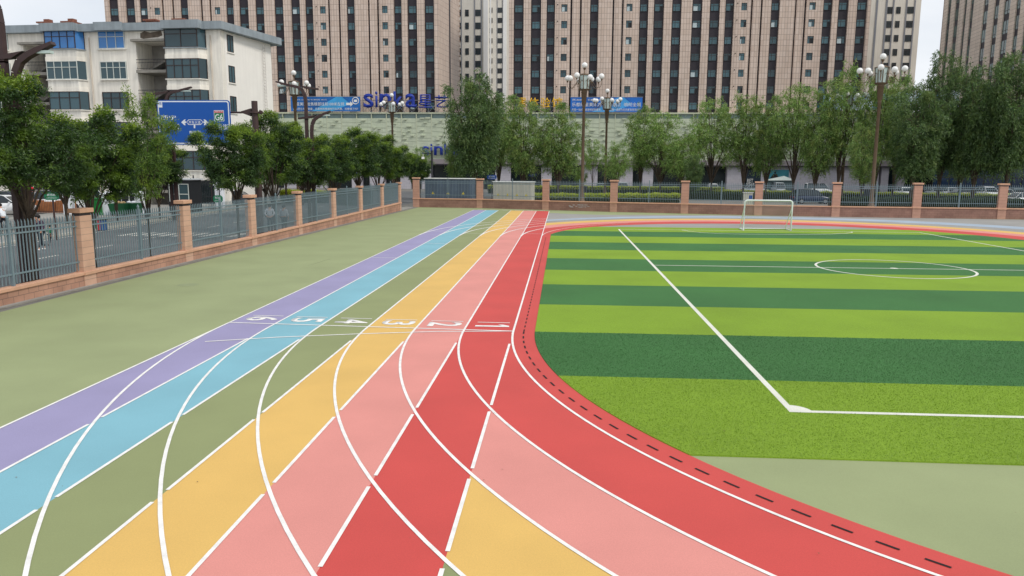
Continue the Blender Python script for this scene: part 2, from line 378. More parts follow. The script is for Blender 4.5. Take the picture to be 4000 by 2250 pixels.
# ------------------------------------------------------------------ painted lines
def seg(mb, pts, w_, z):
    pts = [Vector((*q[:2], 0)) for q in pts]; vs = []
    for i, q in enumerate(pts):
        a = pts[max(0, i-1)]; b = pts[min(len(pts)-1, i+1)]; t = (b-a).normalized(); nn = Vector((-t.y, t.x, 0))*w_/2
        vs += [(q.x+nn.x, q.y+nn.y, z), (q.x-nn.x, q.y-nn.y, z)]
    mb.add(vs, [(2*i, 2*i+1, 2*i+3, 2*i+2) for i in range(len(pts)-1)])
def line(name, pts, w_, z, label, m=m_white, close=False):
    mb = MB()
    if pts and isinstance(pts[0][0], (tuple, list, Vector)):
        for q in pts: seg(mb, q, w_, z)
    else: seg(mb, pts, w_, z)
    return struct(name, mb, m, label, 'line')
for k in range(7):
    gaps = []
    for j in range(k+1, 7):
        dy = math.sqrt(RK[j]**2-(CX-XK[k])**2); gaps.append(C1Y-dy)
    pcs = []; y = 16.55 if k < 6 else 18; gaps = sorted(gaps, reverse=True)
    pcs.append([(XK[k], YEND(XK[k])), (XK[k], 17.6)])
    if k == 6: pcs = [[(XK[6], YEND(XK[6])), (XK[6], -8)]]
    else:
        for gy in gaps:
            if gy+.28 < y: pcs.append([(XK[k], y), (XK[k], gy+.17)])
            y = min(y, gy-.17)
        pcs.append([(XK[k], y), (XK[k], -8)])
    line('lane_line', pcs, .05, .018, 'white straight line ' + (f'between the {lname[k-1]} and {lname[k]} lanes' if 0 < k < 6 else ('on the turf side of lane one' if k == 0 else 'along the outer purple edge')))
    e = math.pi*1.5+.75
    line('curve_line', [circ((CX,C1Y), RK[k], math.pi+(e-math.pi)*i/90) for i in range(91)], .05, .0182 if k else .0184,
         f'white curved line, {ORD[k]} from the turf, sweeping through the crossing')
    a1 = math.pi-(math.acos(min(1, 14.67/RK[k])) if k else .62)
    if k > 0:
        line('far_curve_line', [circ((CX,C2Y), RK[k], math.pi-(math.pi-a1)*i/30) for i in range(31)], .1, .0186, f'thin white arc at the far bend, {ORD[k]} from the turf')
    else:
        line('far_curve_line', [circ((CX,C2Y), RK[0], math.pi-.95*i/30) for i in range(31)], .05, .0186, 'thin white arc hugging the red lane at the far bend')
line('start_line', [(-8.44, 18.27), (-1.12, 17.9)], .065, .0190, 'straight white start line just below the lane numbers')
line('stagger_line', [(-8.05,16.14),(-6.6,16.72),(-4.76,17.26),(-3.0,17.68),(-1.15,17.9)], .06, .0192, 'slanting white stagger line crossing under the start line')
line('cross_line', [[(-8.35,32.6),(-7.2,32.55)], [(-7.16,39.27),(-6.02,39.1)], [(-8.35,47.1),(-7.3,47.0)], [(-5.95,45.8),(-4.8,45.7)], [(-2.3,46.1),(-1.14,45.9)]], .05, .0194, 'short white exchange marks across the outer lanes')
line('end_mark', [[(x+.35, 71.7-.115*(x+1.12)), (x+.85, 71.7-.115*(x+1.12))] for x in XK[1:]], .2, .0196, 'row of small white marks at the far end of the lanes')
# drainage slots of the border
mb = MB(); e = math.pi*1.5+.75; s_ = 0
y = 43.6
while y > 18:
    seg(mb, [(-.86, y), (-.86, y-.24)], .03, .0185); y -= .49
a = math.pi+.01
while a < e:
    seg(mb, [circ((CX,C1Y), 14.41, a), circ((CX,C1Y), 14.41, a+.0085), circ((CX,C1Y), 14.41, a+.017)], .035, .0185); a += .034
struct('drain_slots', mb, m_slot, 'dashed row of black drain slots in the red border', 'drain')
# numbers
for k in range(6):
    me = text_mesh(str(k+1), 1.0, 0, bold=.02)
    if k == 0:          # a one with a clear flag
        me = bpy.data.meshes.new('one'); me.from_pydata([(.16,0,0),(.34,0,0),(.34,1,0),(.18,1,0),(0,.80,0),(0,.66,0),(.16,.78,0)], [], [(0,1,2,3,6),(3,4,5,6)])
    n = len(me.vertices); co = np.zeros(n*3); me.vertices.foreach_get('co', co); co = co.reshape(-1, 3); mn, mxx = co.min(0), co.max(0)
    hx, hy = .86, (.52 if k else .27)
    xm = (XK[k]+XK[k+1])/2+.04
    new = np.zeros_like(co)
    yc = 18.66-.055*(xm+4.7)*1.0
    new[:, 0] = xm-hx/2+(co[:, 1]-mn[1])/(mxx[1]-mn[1])*hx
    new[:, 1] = yc+hy/2-(co[:, 0]-mn[0])/(mxx[0]-mn[0])*hy
    new[:, 2] = .0195
    me.vertices.foreach_set('co', new.ravel()); me.materials.clear(); me.materials.append(m_white)
    # heavier strokes: ribbon edges
    me.update()
    o = link_obj('lane_number', me); tag(o, f'white painted number {k+1} on the {lname[k]} lane', 'number', None, 'structure')
    if k != 0:
        so = o.modifiers.new('w', 'SOLIDIFY'); so.thickness = .001
    line('number_bar', [(xm-.42, yc+.40), (xm+.42, yc+.38)], .05, .0195, f'thin white bar above the painted number {k+1}')
# pitch markings
T = .030
XL, XR, YB, YT = 3.85, 23.2, 12.12, 50.1
line('pitch_line', [(XL, YB-.05), (XL, YT)], .11, T, 'long white sideline of the small football pitch, left one', m_tw)
line('pitch_line', [(XR, YB), (XR, YT)], .11, T, 'white sideline of the football pitch on the far right', m_tw)
line('pitch_line', [(XL+.055, YB), (XR-.055, YB)], .11, T+.0003, 'white goal line of the pitch nearest the camera', m_tw)
line('pitch_line', [(XL+.055, YT-.06), (XR-.055, YT-.06)], .11, T+.0003, 'white goal line of the pitch under the goal', m_tw)
line('pitch_line', [(XL+.055, 31.15), (XR-.055, 31.15)], .09, T+.0003, 'white halfway line across the turf', m_tw)
line('centre_circle', [circ((13.55,31.2), 2.93, 2*math.pi*i/72) for i in range(73)], .10, T+.0006, 'white centre circle of the pitch', m_tw)
struct('centre_spot', MB().sheet([circ((13.6,31.2), .16, 2*math.pi*i/16) for i in range(16)], T+.0009), m_tw, 'white centre spot on the halfway line', 'line')
line('corner_arc', [circ((XL,YB), .17, math.pi/2*i/12) for i in range(13)], .32, T+.0006, 'thick white corner arc of the near pitch corner', m_tw)
line('goal_area_line', [(8.0,49.95),(8.3,49.0),(8.9,48.05),(9.8,47.45),(10.9,47.25),(13.5,47.27),(15.3,47.5),(17.0,48.05),(18.1,48.8),(18.75,49.5),(18.9,50.0)], .1, T+.0006, 'rounded white goal area line in front of the goal', m_tw)
# ------------------------------------------------------------------ streets
cf = lambda y: -28.25-.085*(y-38)
struct('road', MB().sheet([(-17.7,-8),(-17.2,78),(-17,106),(cf(106),106),(cf(78),78),(cf(38),38),(cf(-8),-8)], .004), m_road, 'grey asphalt street behind the left fence', 'road')
struct('road', MB().sheet([(-120,108),(120,100),(120,128),(-120,130)], .005), m_road, 'asphalt street crossing behind the willow trees', 'road')
mb = MB(); mb.slab([(cf(-8)-9,-8),(cf(-8),-8),(cf(38),38),(cf(60),60),(cf(78),78),(cf(104),104),(cf(104)-14,104)], .0, .13)
struct('pavement', mb, m_pave, 'raised pale pavement on the far side of the left street', 'pavement')
mb = MB()
for y0 in np.arange(-8, 104, 4.0): mb.slab([(cf(y0)+.002,y0),(cf(y0)+.16,y0),(cf(y0+3.98)+.16,y0+3.98),(cf(y0+3.98)+.002,y0+3.98)], .0, .15)
struct('kerb', mb, mat('kerb_stone', K(186,182,170), .8, .1, 3), 'pale stone kerb of the left street', 'kerb')
mb = MB(); mb.slab([(-16.0-.5,-8),(-15.9,-8),(-15.1,78),(-16.2,78)], .0, .02)
struct('paving_strip', mb, m_pave, 'light paving strip outside the left fence', 'pavement')
mb = MB()
for y0 in np.arange(30, 100, 4.5): seg(mb, [(-22.8-.05*(y0-38), y0), (-22.9-.05*(y0-38), y0+2)], .14, .0085)
seg(mb, [(cf(30)+.6,30),(cf(60)+.6,60),(cf(78)+.6,78)], .14, .0085)
for i in range(9): seg(mb, [(-19.0-.8*i, 41.5), (-19.0-.8*i, 44.0)], .42, .0085)
struct('road_marking', mb, mat('road_paint', K(200,198,188), .8, .2, 3), 'worn white road markings and crossing bars on the left street', 'road marking')
# ------------------------------------------------------------------ school fence
m_blk = brickmat('wall_block', K(178,136,114), K(168,126,106), K(120,98,86), .42, .2, .008, .5, .85, 'xz', .2, 1.3)
m_blkr = brickmat('wall_block_dark', K(150,114,100), K(140,104,92), K(116,88,80), .42, .2, .007, .5, .85, 'xz', .16, 1.2)
m_pier = brickmat('pier_block', K(206,166,142), K(198,157,134), K(132,116,108), 5.0, .215, .005, .0, .8, 'xz', .10, 2.0, shift=(2.5,0))
m_pierr = brickmat('pier_block_rear', K(194,150,130), K(186,142,122), K(150,112,98), 5.0, .26, .006, .0, .8, 'xz', .10, 2.0, shift=(2.5,0))
m_cap = mat('cap_stone', K(208,162,134), .8, .08, 3, .06, 60, .2, 40)
m_neck = mat('pier_neck', K(74,68,72), .8, .1)
m_steel = mat('fence_steel', K(114,132,140), .45, .08, 6, 0, spec=.5)
m_patch = mat('bare_render', K(168,160,158), .9, .2, 6)
def pier(x, y, rz, z0, z1, label, group, m=None, wd=.62, dp=.31):
    r_ = empty('brick_pier', (x, y, 0), rz, label, 'pier', group)
    a = MB().box(-wd/2, -dp/2, .0, wd/2, dp/2, z1-.24, 0).build('shaft', m or m_pier, r_, bevel=.012)
    MB().box(-wd/2+.03, -dp/2+.03, z1-.24, wd/2-.03, dp/2-.03, z1-.145).build('neck', m_neck, r_)
    b = MB().box(-wd/2-.06, -dp/2-.06, z1-.145, wd/2+.06, dp/2+.06, z1).build('cap', m_cap, r_, bevel=.012)
    MB().box(-wd/2-.02, -dp/2-.045, z0-.1, wd/2+.02, dp/2+.045, z0+.004).build('base_course', m_cap, r_, bevel=.008)
    return r_
def wallseg(a, b, h0, h1, label, group, m, th=.26):
    a = Vector((*a, 0)); b = Vector((*b, 0)); d = b-a; ln = d.length; rz = math.atan2(d.y, d.x); c = (a+b)/2
    r_ = empty('plinth_wall', (c.x, c.y, 0), rz, label, 'low wall', group)
    mb = MB(); L2 = ln/2-.315
    vs = [(-L2,-th/2,0),(L2,-th/2,0),(L2,th/2,0),(-L2,th/2,0),(-L2,-th/2,h0-.1),(L2,-th/2,h1-.1),(L2,th/2,h1-.1),(-L2,th/2,h0-.1)]
    mb.add(vs, [(0,3,2,1),(4,5,6,7),(0,1,5,4),(1,2,6,5),(2,3,7,6),(3,0,4,7)]); mb.build('wall', m, r_)
    t2 = th/2+.045
    vs = [(-L2,-t2,h0-.098),(L2,-t2,h1-.098),(L2,t2,h1-.098),(-L2,t2,h0-.098),(-L2,-t2,h0),(L2,-t2,h1),(L2,t2,h1),(-L2,t2,h0)]
    MB().add(vs, [(0,3,2,1),(4,5,6,7),(0,1,5,4),(1,2,6,5),(2,3,7,6),(3,0,4,7)]).build('coping', m_cap, r_, bevel=.01)
    return r_, c, rz, ln
def panel(c, rz, ln, h, label, group, sp=.14):
    r_ = empty('fence_panel', (c.x, c.y, h), rz, label, 'fence', group)
    L2 = ln/2-.32; mb = MB(); n = int(2*L2/sp); s = .013
    for i in range(n+1):
        x = -L2+.05+i*(2*L2-.1)/n
        if abs(x) < .07: continue
        mb.box(x-s, -s, .08, x+s, s, 1.86)
        mb.add([(x-s,-s,1.86),(x+s,-s,1.86),(x+s,s,1.86),(x-s,s,1.86),(x,.015,1.95)], [(0,1,4),(1,2,4),(2,3,4),(3,0,4)])
    mb.build('pickets', m_steel, r_)
    for z in (.34, 1.52, 1.68):
        MB().box(-L2-.02, -.026, z, L2+.02, .026, z+.045).build('rail', m_steel, r_)
    MB().box(-.038,-.038,0,.038,.038,1.92).lathe([(.03,1.92),(.045,1.94),(.03,1.96),(.05,1.99),(.05,2.02),(.02,2.06),(.004,2.1)], 8).build('post', m_steel, r_)
    return r_
# left side
LP = [G(*q) for q in [(328.5,1119.5),(731.6,1025.2),(991.8,961.9),(1175.9,918.5),(1312.9,886),(1419,859.6)]]
lx = lambda y: -15.72+.0135*(y-23.6)
ky = [23.57-6.6*2+6.6*i for i in range(10)]           # pier joints; two of them lie before the frame
topz = lambda y: .48 if y < 37 else .48+(y-37)*.0085
gname = 'brick piers of the left fence'
for i, y in enumerate(ky):
    yy = y+.31
    pier(lx(y)-.16, yy, math.pi/2, topz(y), 2.58+max(0, y-50)*.004, f'pinkish brick pier of the left fence, {ORD[9-i]} one back from the far corner pier', gname)
    if i < 9:
        y2 = ky[i+1]+.31
        a = (lx(yy)-.16, yy); b = (lx(y2)-.16, y2)
        nx = ORD[9-i]
        ws, c, rz, ln = wallseg(a, b, topz(y), topz(y2), f'low block wall under the {nx} left fence panel from the corner', 'plinth walls of the left fence', m_blk)
        panel(c, rz, ln, (topz(y)+topz(y2))/2-.02, f'grey blue steel picket panel on the left wall, {nx} from the far corner', 'steel panels of the left fence')
# back side
RPp = [(1626,809.5),(1874.5,813),(2132,820.5),(2397,828),(2674,834.5),(2961.5,841.5),(3263.5,847.3),(3578.5,852),(3910.5,856.5)]
RW = [G(*q) for q in RPp]; d = RW[-1]-RW[-2]; RW += [RW[-1]+d, RW[-1]+d*2]
for i, q in enumerate(RW):
    a = RW[max(0, i-1)]; b = RW[min(len(RW)-1, i+1)]; rz = math.atan2(b.y-a.y, b.x-a.x)
    wh = .93 if i < 8 else .9
    pier(q.x, q.y+.15, rz, wh, 2.98 if i else 3.04, ('corner brick pier where the left and back fences meet' if i == 0 else f'brown pink brick pier of the back fence, {ORD[i-1]} to the right of the corner pier'), 'brick piers of the back fence', m_pierr, .66, .34)
    if i < len(RW)-1:
        q2 = RW[i+1]
        ws, c, rz2, ln = wallseg((q.x, q.y+.15), (q2.x, q2.y+.15), .93, .93, f'brown plinth wall of the back fence, {ORD[i]} stretch from the corner', 'plinth walls of the back fence', m_blkr)
        panel(c, rz2, ln, .92, f'grey steel picket panel of the back fence, {ORD[i]} from the corner', 'steel panels of the back fence', .155)
        if i == 2:
            mb = MB(); rr = random.Random(3)
            for _ in range(16):
                x = rr.uniform(-1.6, .9); z = .42+rr.uniform(-.10, .14); wd = rr.uniform(.1, .35)
                mb.box(x, -.134, z, x+wd, -.129, z+rr.uniform(.03, .1))
            mb.build('flaked_patch', m_patch, ws)
m_can = mat('white_pipe', K(228,234,232), .4, .05, 5, spec=.5)
m_net = mat('net_cord', K(190,192,182), .8, .05)
g = G(2902, 901); g2 = G(3089, 903.5)
gr = empty('football_goal', ((g.x+g2.x)/2, 50.25, .03), 0, 'small white tubular football goal with net on the far turf', 'goal')
W2 = 1.53; Hh = 1.97
def bar(name, pts, r=.045): return MB().tube(pts, r, 10).build(name, m_can, gr)
bar('goal_frame', [(-W2,0,0),(-W2,0,Hh-.15),(-W2+.04,0,Hh-.06),(-W2+.15,0,Hh),(W2-.15,0,Hh),(W2-.04,0,Hh-.06),(W2,0,Hh-.15),(W2,0,0)], .055)
bar('stay', [(-W2,0,1.55),(-W2+.02,1.2,.03)], .028); bar('stay', [(W2,0,1.55),(W2-.02,1.2,.03)], .028)
bar('ground_bar', [(-W2,0,.03),(-W2,1.25,.03),(W2,1.25,.03),(W2,0,.03)], .035)
mb = MB()
for i in range(27):
    x = -W2+i*2*W2/26
    for kx in (-1, 1):
        pts = []
        for j in range(19):
            t = j/18; z = 1.85*(1-t)+.05; yb = .02+1.2*t**1.25; pts.append((max(-W2, min(W2, x+kx*(.058 if j % 2 else -.0))), yb, z))
        mb.tube(pts, .0048, 4, cap=False, smooth=False)
mb.build('net', m_net, gr)
# manhole ring and litter
q = G(736, 1113)
struct('manhole_rim', MB().add([], []).sheet([circ((q.x,q.y), .36, 2*math.pi*i/32) for i in range(32)], .0085), mat('manhole_olive', K(143,152,114), .8, .05), 'faint round manhole cover painted over in olive', 'manhole')
mb = MB(); rr = random.Random(9)
for _ in range(60):
    x = rr.uniform(-15.2, -9); y = rr.uniform(12, 60); s = rr.uniform(.01, .025); a = rr.uniform(0, 3)
    if rr.random() < .6: x = lx(y)+rr.uniform(.12, .7)
    mb.add([(x+s*math.cos(a),y+s*math.sin(a),.011),(x-s*math.sin(a),y+s*math.cos(a),.014),(x-s,y-s,.011)], [(0,1,2)])
tag(mb.build('litter', mat('dry_leaf', K(86,70,50), .9, .3)), 'tiny dry leaves and crumbs along the left wall', 'litter', None, 'stuff')

rr = random.Random(77); mb = MB()
for _ in range(70):
    x = rr.uniform(-9, 6); y = rr.uniform(6.5, 30); s = rr.uniform(.006, .018); a = rr.uniform(0, 6); z = .0215 if x < -.6 else .034
    mb.add([(x+s*math.cos(a), y+s*math.sin(a), z), (x+s*math.cos(a+2), y+s*math.sin(a+2), z), (x+s*.7*math.cos(a+4), y+s*.7*math.sin(a+4), z+.004)], [(0,1,2)])
tag(mb.build('litter', mat('crumb', K(120,92,66), .9, .3)), 'tiny brown specks scattered over the lanes and turf', 'litter', None, 'stuff')
cps = [G(u, v) for u, v in ((1203,1037),(1222,1033),(1245,1026),(1268,1018),(1292,1012))]
line('crack', [(q.x+rr.uniform(-.01, .01), q.y) for q in cps], .02, .0088, 'thin hairline crack in the olive surface left of the purple lane', mat('crack_dark', K(104,108,84), .9, .1))
# ------------------------------------------------------------------ high buildings behind
m_tile = brickmat('beige_tile', K(214,194,180), K(202,180,164), K(138,122,112), .53, 1.0, .028, 0, .6, 'xz', .10, .6, streak=1)
m_tiles = brickmat('beige_tile_side', K(212,192,176), K(204,182,166), K(134,116,104), .53, 1.0, .022, 0, .6, 'yz', .08, .6, streak=1)
m_dark = mat('dark_cladding', K(48,43,50), .6, .08, .4)
m_frame = mat('window_frame_dark', K(66,62,64), .5, .1)
m_glass = glassmat('window_glass', K(58,90,98), .12, .6)
m_glopen = mat('window_open', K(34,36,38), .6, 0)
m_curt = mat('curtain', K(190,205,208), .8, .1)
def window_mesh(wd, ht, split=.62, op=False, curtain=False):
    mb = MB()
    mb.box(0, .06, 0, wd, .1, ht, 1)
    f = .05
    mb.box(0, .0, 0, f, .058, ht, 0); mb.box(wd-f, .0, 0, wd, .058, ht, 0); mb.box(f, .0, 0, wd-f, .058, f, 0); mb.box(f, .0, ht-f, wd-f, .058, ht, 0)
    mb.box(wd*split-f/2, .002, f, wd*split+f/2, .057, ht-f, 0); mb.box(f, .004, ht*.7, wd-f, .055, ht*.7+f, 0)
    if op: mb.box(wd*split+f, .058, f*1.2, wd-f*1.2, .0595, ht*.68, 2)
    if curtain: mb.box(f*1.2, .058, f*1.2, wd*split-f, .0595, ht*.68, 3)
    me = bpy.data.meshes.new('window'); me.from_pydata(mb.v, [], mb.f)
    for m in (m_frame, m_glass, m_glopen, m_curt): me.materials.append(m)
    me.polygons.foreach_set('material_index', mb.m); me.update(); return me
ZW = [19.68+3*k-1.34 for k in range(-1, 7)]         # sills of the window rows
def tower(label, ox, Y, bands, thins, isos, x0, x1, ztop, zbot, depth, side=None):
    """ox, bands...: photo columns at the top edge; converted onto the facade plane"""
    X = lambda u: PY(u, 0, Y).x
    root = empty('apartment_tower', ((X(x0)+X(x1))/2, Y, 0), 0, label, 'building'); cx = root.location.x
    XX = lambda u: X(u)-cx
    MB().box(XX(x0)+.02, .45, 0, XX(x1)-.02, depth, ztop-.2).build('core_wall', m_dark, root)
    holes = sorted([(a, b, 'b') for a, b in bands]+[(a, b, 't') for a, b in thins])
    segs = []; cur = x0
    for a, b, _ in holes: segs.append((cur, a)); cur = b
    segs.append((cur, x1))
    mb = MB()
    for a, b in segs:
        iso = [q for q in isos if a < q[0] and q[1] < b]
        if not iso: mb.box(XX(a), 0, zbot, XX(b), .44, ztop); continue
        ia, ib = iso[0]; mb.box(XX(a), 0, zbot, XX(ia), .44, ztop); mb.box(XX(ib), 0, zbot, XX(b), .44, ztop)
        zz = zbot
        for z in ZW+[ZW[-1]+3, ZW[-1]+6]:
            mb.box(XX(ia), .001, zz, XX(ib), .44, z); zz = z+1.34
        mb.box(XX(ia), .001, zz, XX(ib), .44, ztop)
    mb.build('facade_pilasters', m_tile, root)
    if side:
        a, b = side
        mb = MB(); mb.box(a-cx, .0, zbot, b-cx, depth, ztop); mb.build('side_wall', m_tiles, root)
    ws = []
    for (a, b) in bands:
        m_ = (XX(b)-XX(a)); ww = min(1.75, m_*.78)
        ws.append((XX(a)+(m_-ww)/2+(.1 if m_ > 2 else 0), ww, .33))
    for (a, b) in isos: ws.append((XX(a)+.02, XX(b)-XX(a)-.04, .12))
    meshes = {}
    rr = random.Random(int(abs(cx)*10)); cnt = 0; allw = []
    for r_i, z in enumerate(ZW[:8]):
        for (x, wd, y) in ws: allw.append((x, z, wd, y))
    rest = MB()
    for (x, z, wd, y) in allw:
        k = (round(wd, 1), rr.choice([0,0,0,0,0,1,1,2]))
        if k not in meshes: meshes[k] = window_mesh(wd, 1.34, rr.choice([.38,.62]) , k[1] == 1, k[1] == 2)
        if cnt < 100:
            link_obj('window', meshes[k], root, (x, y, z)); cnt += 1
        else:
            me = meshes[k]; rest.v += []
            n = len(rest.v); rest.v += [(v.co.x+x, v.co.y+y, v.co.z+z) for v in me.vertices]
            for p_ in me.polygons: rest.f.append([i+n for i in p_.vertices]); rest.m.append(p_.material_index); rest.sm.append(False)
    if rest.v: tag(rest.build('upper_windows', [m_frame, m_glass, m_glopen, m_curt], root), kind='stuff')
    # small vent pipes beside the single windows
    mb = MB()
    for (a, b) in isos:
        for z in ZW[:7]: mb.sphere((XX(a)-.7, -.06, z+1.3), .11, 6, 4)
    mb.build('vent_pipes', m_dark, root)
    return root
def px(o, s, l): return [(o+a*s, o+b*s) for a, b in l]
S31 = .31056
YA = 148.0
bA = px(400, S31, [(72,190),(280,400),(455,560),(970,1070),(1545,1645),(1710,1830),(1915,2025),(2155,2270),(2365,2480)])[:9] + px(1100, S31, [(290,390),(812,915),(1408,1505),(1580,1700),(1793,1915)])
bA = [b for i, b in enumerate(bA)]
tA = px(400, S31, [(740,765),(870,895),(1230,1255),(1340,1365)])+px(1100, S31, [(580,603),(712,735),(1083,1105),(1197,1220)])
iA = px(400, S31, [(645,715),(1405,1475)])+px(1100, S31, [(478,548),(1260,1330)])
# the facade photo columns were read at the very top edge of the picture
tower('left of the two beige tiled apartment slabs with dark window stripes', 0, YA, bA, tA, iA, 406, 1712, 47, 0, 14)
bB = px(1900, S31, [(345,470),(563,690),(758,865),(1308,1412),(1930,2042),(2110,2238),(2340,2460)])+px(2600, S31, [(340,468),(562,690),(757,870),(1335,1445),(1990,2108),(2182,2310),(2415,2548)])
tB = px(1900, S31, [(1060,1083),(1178,1200),(1590,1612),(1708,1730)])+px(2600, S31, [(1080,1103),(1202,1226),(1633,1655),(1753,1778)])
iB = px(1900, S31, [(945,1020),(1765,1840)])+px(2600, S31, [(958,1030),(1815,1895)])
tower('right of the two beige tiled apartment slabs, the wider one behind the globe lamps', 0, YA, bB, tB, iB, 1988, 3404, 47, 0, 14)
# returning side wall of the left slab
xa = PY(1712, 0, YA).x; xb = PY(1757, 0, YA+0).x
rt = [o for o in C.objects if o.name == 'apartment_tower'][0]
mb = MB(); x0 = xa-rt.location.x; mb.add([(x0+.01,0,0),(x0+2.3,13,0),(x0+2.3,13,47),(x0+.01,0,47)], [(0,1,2,3)]); mb.add([(x0-.4,.2,46.9),(x0,0,46.9),(x0+2.3,13,46.9),(x0-.4,13,46.9)], [(0,1,2,3)])
mb.build('return_wall', m_tiles, rt)
mb = MB()
for z in np.arange(16, 46, 1.0): mb.add([(x0+2.3,13,z),(x0+2.55,12.7,z+.1),(x0+2.3,13,z+.45)], [(0,1,2)])
MB().add([(x0+1.13,6.2,14),(x0+1.26,6.9,14),(x0+1.26,6.9,47),(x0+1.13,6.2,47)], [(0,1,2,3)]).build('side_slit', m_dark, rt, (.03,-.01,0))
mb.build('tile_edge', m_tiles, rt)
# pale towers farther behind
m_palewall = mat('pale_render', K(230,223,210), .8, .07, .15, streak=.08)
m_palewhite = mat('white_render', K(236,234,230), .8, .04, .2)
m_greystrip = mat('grey_strip', K(138,140,146), .8, .08, .5)
m_gldk = glassmat('dark_glass', K(52,62,66), .15, .4)
def pale_tower(label, Y, u0, u1, cols, pitch, vtop, strips=(), whites=(), ztop=None, wh=.5, vshift=0):
    X = lambda u: PY(u, 0, Y).x
    root = empty('pale_tower', (X((u0+u1)/2), Y, 0), 0, label, 'building'); cx = root.location.x; XX = lambda u: X(u)-cx
    zt = ztop or 62
    MB().box(XX(u0), 0, 0, XX(u1), 12, zt).build('wall', m_palewall, root)
    for a, b in strips: MB().box(XX(a), -.12, 0, XX(b), -.002, zt-.1).build('strip', m_greystrip, root)
    for a, b in whites: MB().box(XX(a), -.4, 0, XX(b), -.003, zt-.05).build('pilaster', m_palewhite, root)
    ph = pitch*Y/FPX*.985; z = PY((u0+u1)/2, vtop, Y).z
    zs = []
    while z > 14: zs.append(z); z -= ph
    for (a, b) in cols:
        me = None
        for z in zs[:12]:
            if me is None:
                wd = XX(b)-XX(a); m = MB().box(0,-.05,0,wd,.02,ph*wh,1); m.box(0,-.09,0,.09,-.052,ph*wh,0).box(wd-.09,-.09,0,wd,-.052,ph*wh,0).box(wd*.5-.05,-.088,0,wd*.5+.05,-.053,ph*wh*.7,0).box(.09,-.089,ph*wh*.7,wd-.09,-.0525,ph*wh*.7+.09,0)
                me = m.build('window', [m_frame, m_gldk], root, (XX(a), -.02, z-ph*wh)).data
            else: link_obj('window', me, root, (XX(a), -.02, z-ph*wh))
    return root
pale_tower('cream tower with three window columns seen through the gap between the beige slabs', 186, 1740, 1893, [(1784,1800),(1817,1831),(1856,1878)], 47.2, 38, [(1781,1784),(1800.5,1804),(1852,1856),(1878.5,1882),(1768,1773)], [(1889,1906)])
t2 = pale_tower('white edged slim tower at the right end of the gap, with one window column', 236, 1893, 1987, [(1944,1962),(1910,1913),(1921,1924)], 37.2, 30, [(1941,1943.6),(1962.4,1964.5)], [(1966,1980),(1914,1919)], ztop=57.5)
MB().box(-6.6,-1.2,57.5,4.6,13,58.3).box(-5.5,.5,58.3,3.5,12,62).build('roof', mat('slate_roof', K(120,136,154), .7, .1), t2)
pale_tower('cream tower with three window columns rising behind the trees on the right', 178, 3390, 3600, [(3469,3489),(3504,3521),(3547,3572)], 49.7, 27, [(3462,3468.5),(3490,3495),(3541,3546),(3573,3578),(3424,3431)], [], wh=.48)
# right hand tower, turned towards the left
m_tilec = brickmat('beige_panel', K(218,200,184), K(206,188,172), K(128,112,100), 3.0, .62, .02, 0, .6, 'xz', .08, .6, streak=1)
P0 = D(3690, 0, 150); P1 = D(4060, 0, 112)
dv = P1-P0; rz = math.atan2(dv.y, dv.x); root = empty('apartment_tower', (P0.x, P0.y, 0), rz, 'darker beige tower cut by the right edge of the picture with tall green windows', 'building')
def fs(u, v=150):       # photo point -> s along that facade, z
    d = ray(u, v); n = Vector((-math.sin(rz), math.cos(rz), 0)); t = (P0-Vector((0,0,CAMZ))).dot(n)/d.dot(n); q = Vector((0,0,CAMZ))+d*t
    return (q-P0).dot(Vector((math.cos(rz), math.sin(rz), 0))), q.z
cols = [(3694,3706),(3722,3738),(3757,3767,1),(3781,3794,1),(3832,3851),(3874,3893),(3911,3936),(3958,3976),(3996,4012),(4032,4050)]
cs_ = [(fs(c[0],120)[0], fs(c[1],120)[0], len(c) > 2) for c in cols]
mb = MB(); cur = 0
MB().box(.05, .2, 0, 48, 14, 49.8).build('core_wall', m_dark, root)
for a, b, _ in cs_: mb.box(cur, 0, 0, a, .49, 50); cur = b
mb.box(cur, 0, 0, 48, .49, 50); mb.build('facade_pilasters', m_tilec, root)
MB().box(-.02, 0, 0, -.3, 14, 50).build('side_wall', m_tiles, root)
m_glc = glassmat('green_glass', K(54,82,78), .1, .3)
for a, b, th in cs_:
    sh = 1.5 if th else 0
    for k in range(8):
        z = 17.0+3.15*k+sh
        m = MB().box(0,.0,0,b-a-.04,.03,2.05,1); m.box((b-a)*.5-.04,-.03,0,(b-a)*.5+.04,-.002,2.05,0); m.box(0,-.031,.5,b-a-.04,-.0025,.57,0)
        if a > 44: continue
        m.build('window', [m_frame, m_glc], root, (a+.02, .165, z))
# ------------------------------------------------------------------ podium
m_pan = brickmat('podium_panel', K(196,204,180), K(188,197,172), K(172,180,158), 2.9, 1.45, .02, 0, .6, 'xz', .07, .8)
m_fin = mat('podium_fin', K(192,199,174), .6, .05, 1)
m_fin2 = mat('podium_mullion', K(196,200,174), .6, .05, 1)
m_finsh = mat('podium_groove', K(164,172,150), .8, .05, 1)
m_band = mat('fascia_band', K(140,132,134), .7, .05, 1)
m_pill = brickmat('pillar_tile', K(190,186,192), K(182,178,186), K(160,156,164), .9, .45, .01, .5, .6, 'xz', .06, 1)
m_shopg = glassmat('shop_glass', K(30,40,42), .1, .3)
m_win2 = glassmat('clerestory_glass', K(120,140,140), .15, .3)
YP = 146.0
xl, xr = -75, 70
pod = empty('shopping_podium', (0, YP, 0), 0, 'long pale green panelled shopping block at the foot of the two beige slabs', 'building')
MB().box(xl, .0, 5.75, xr, 1.9, 13.5).build('panel_wall', m_pan, pod)
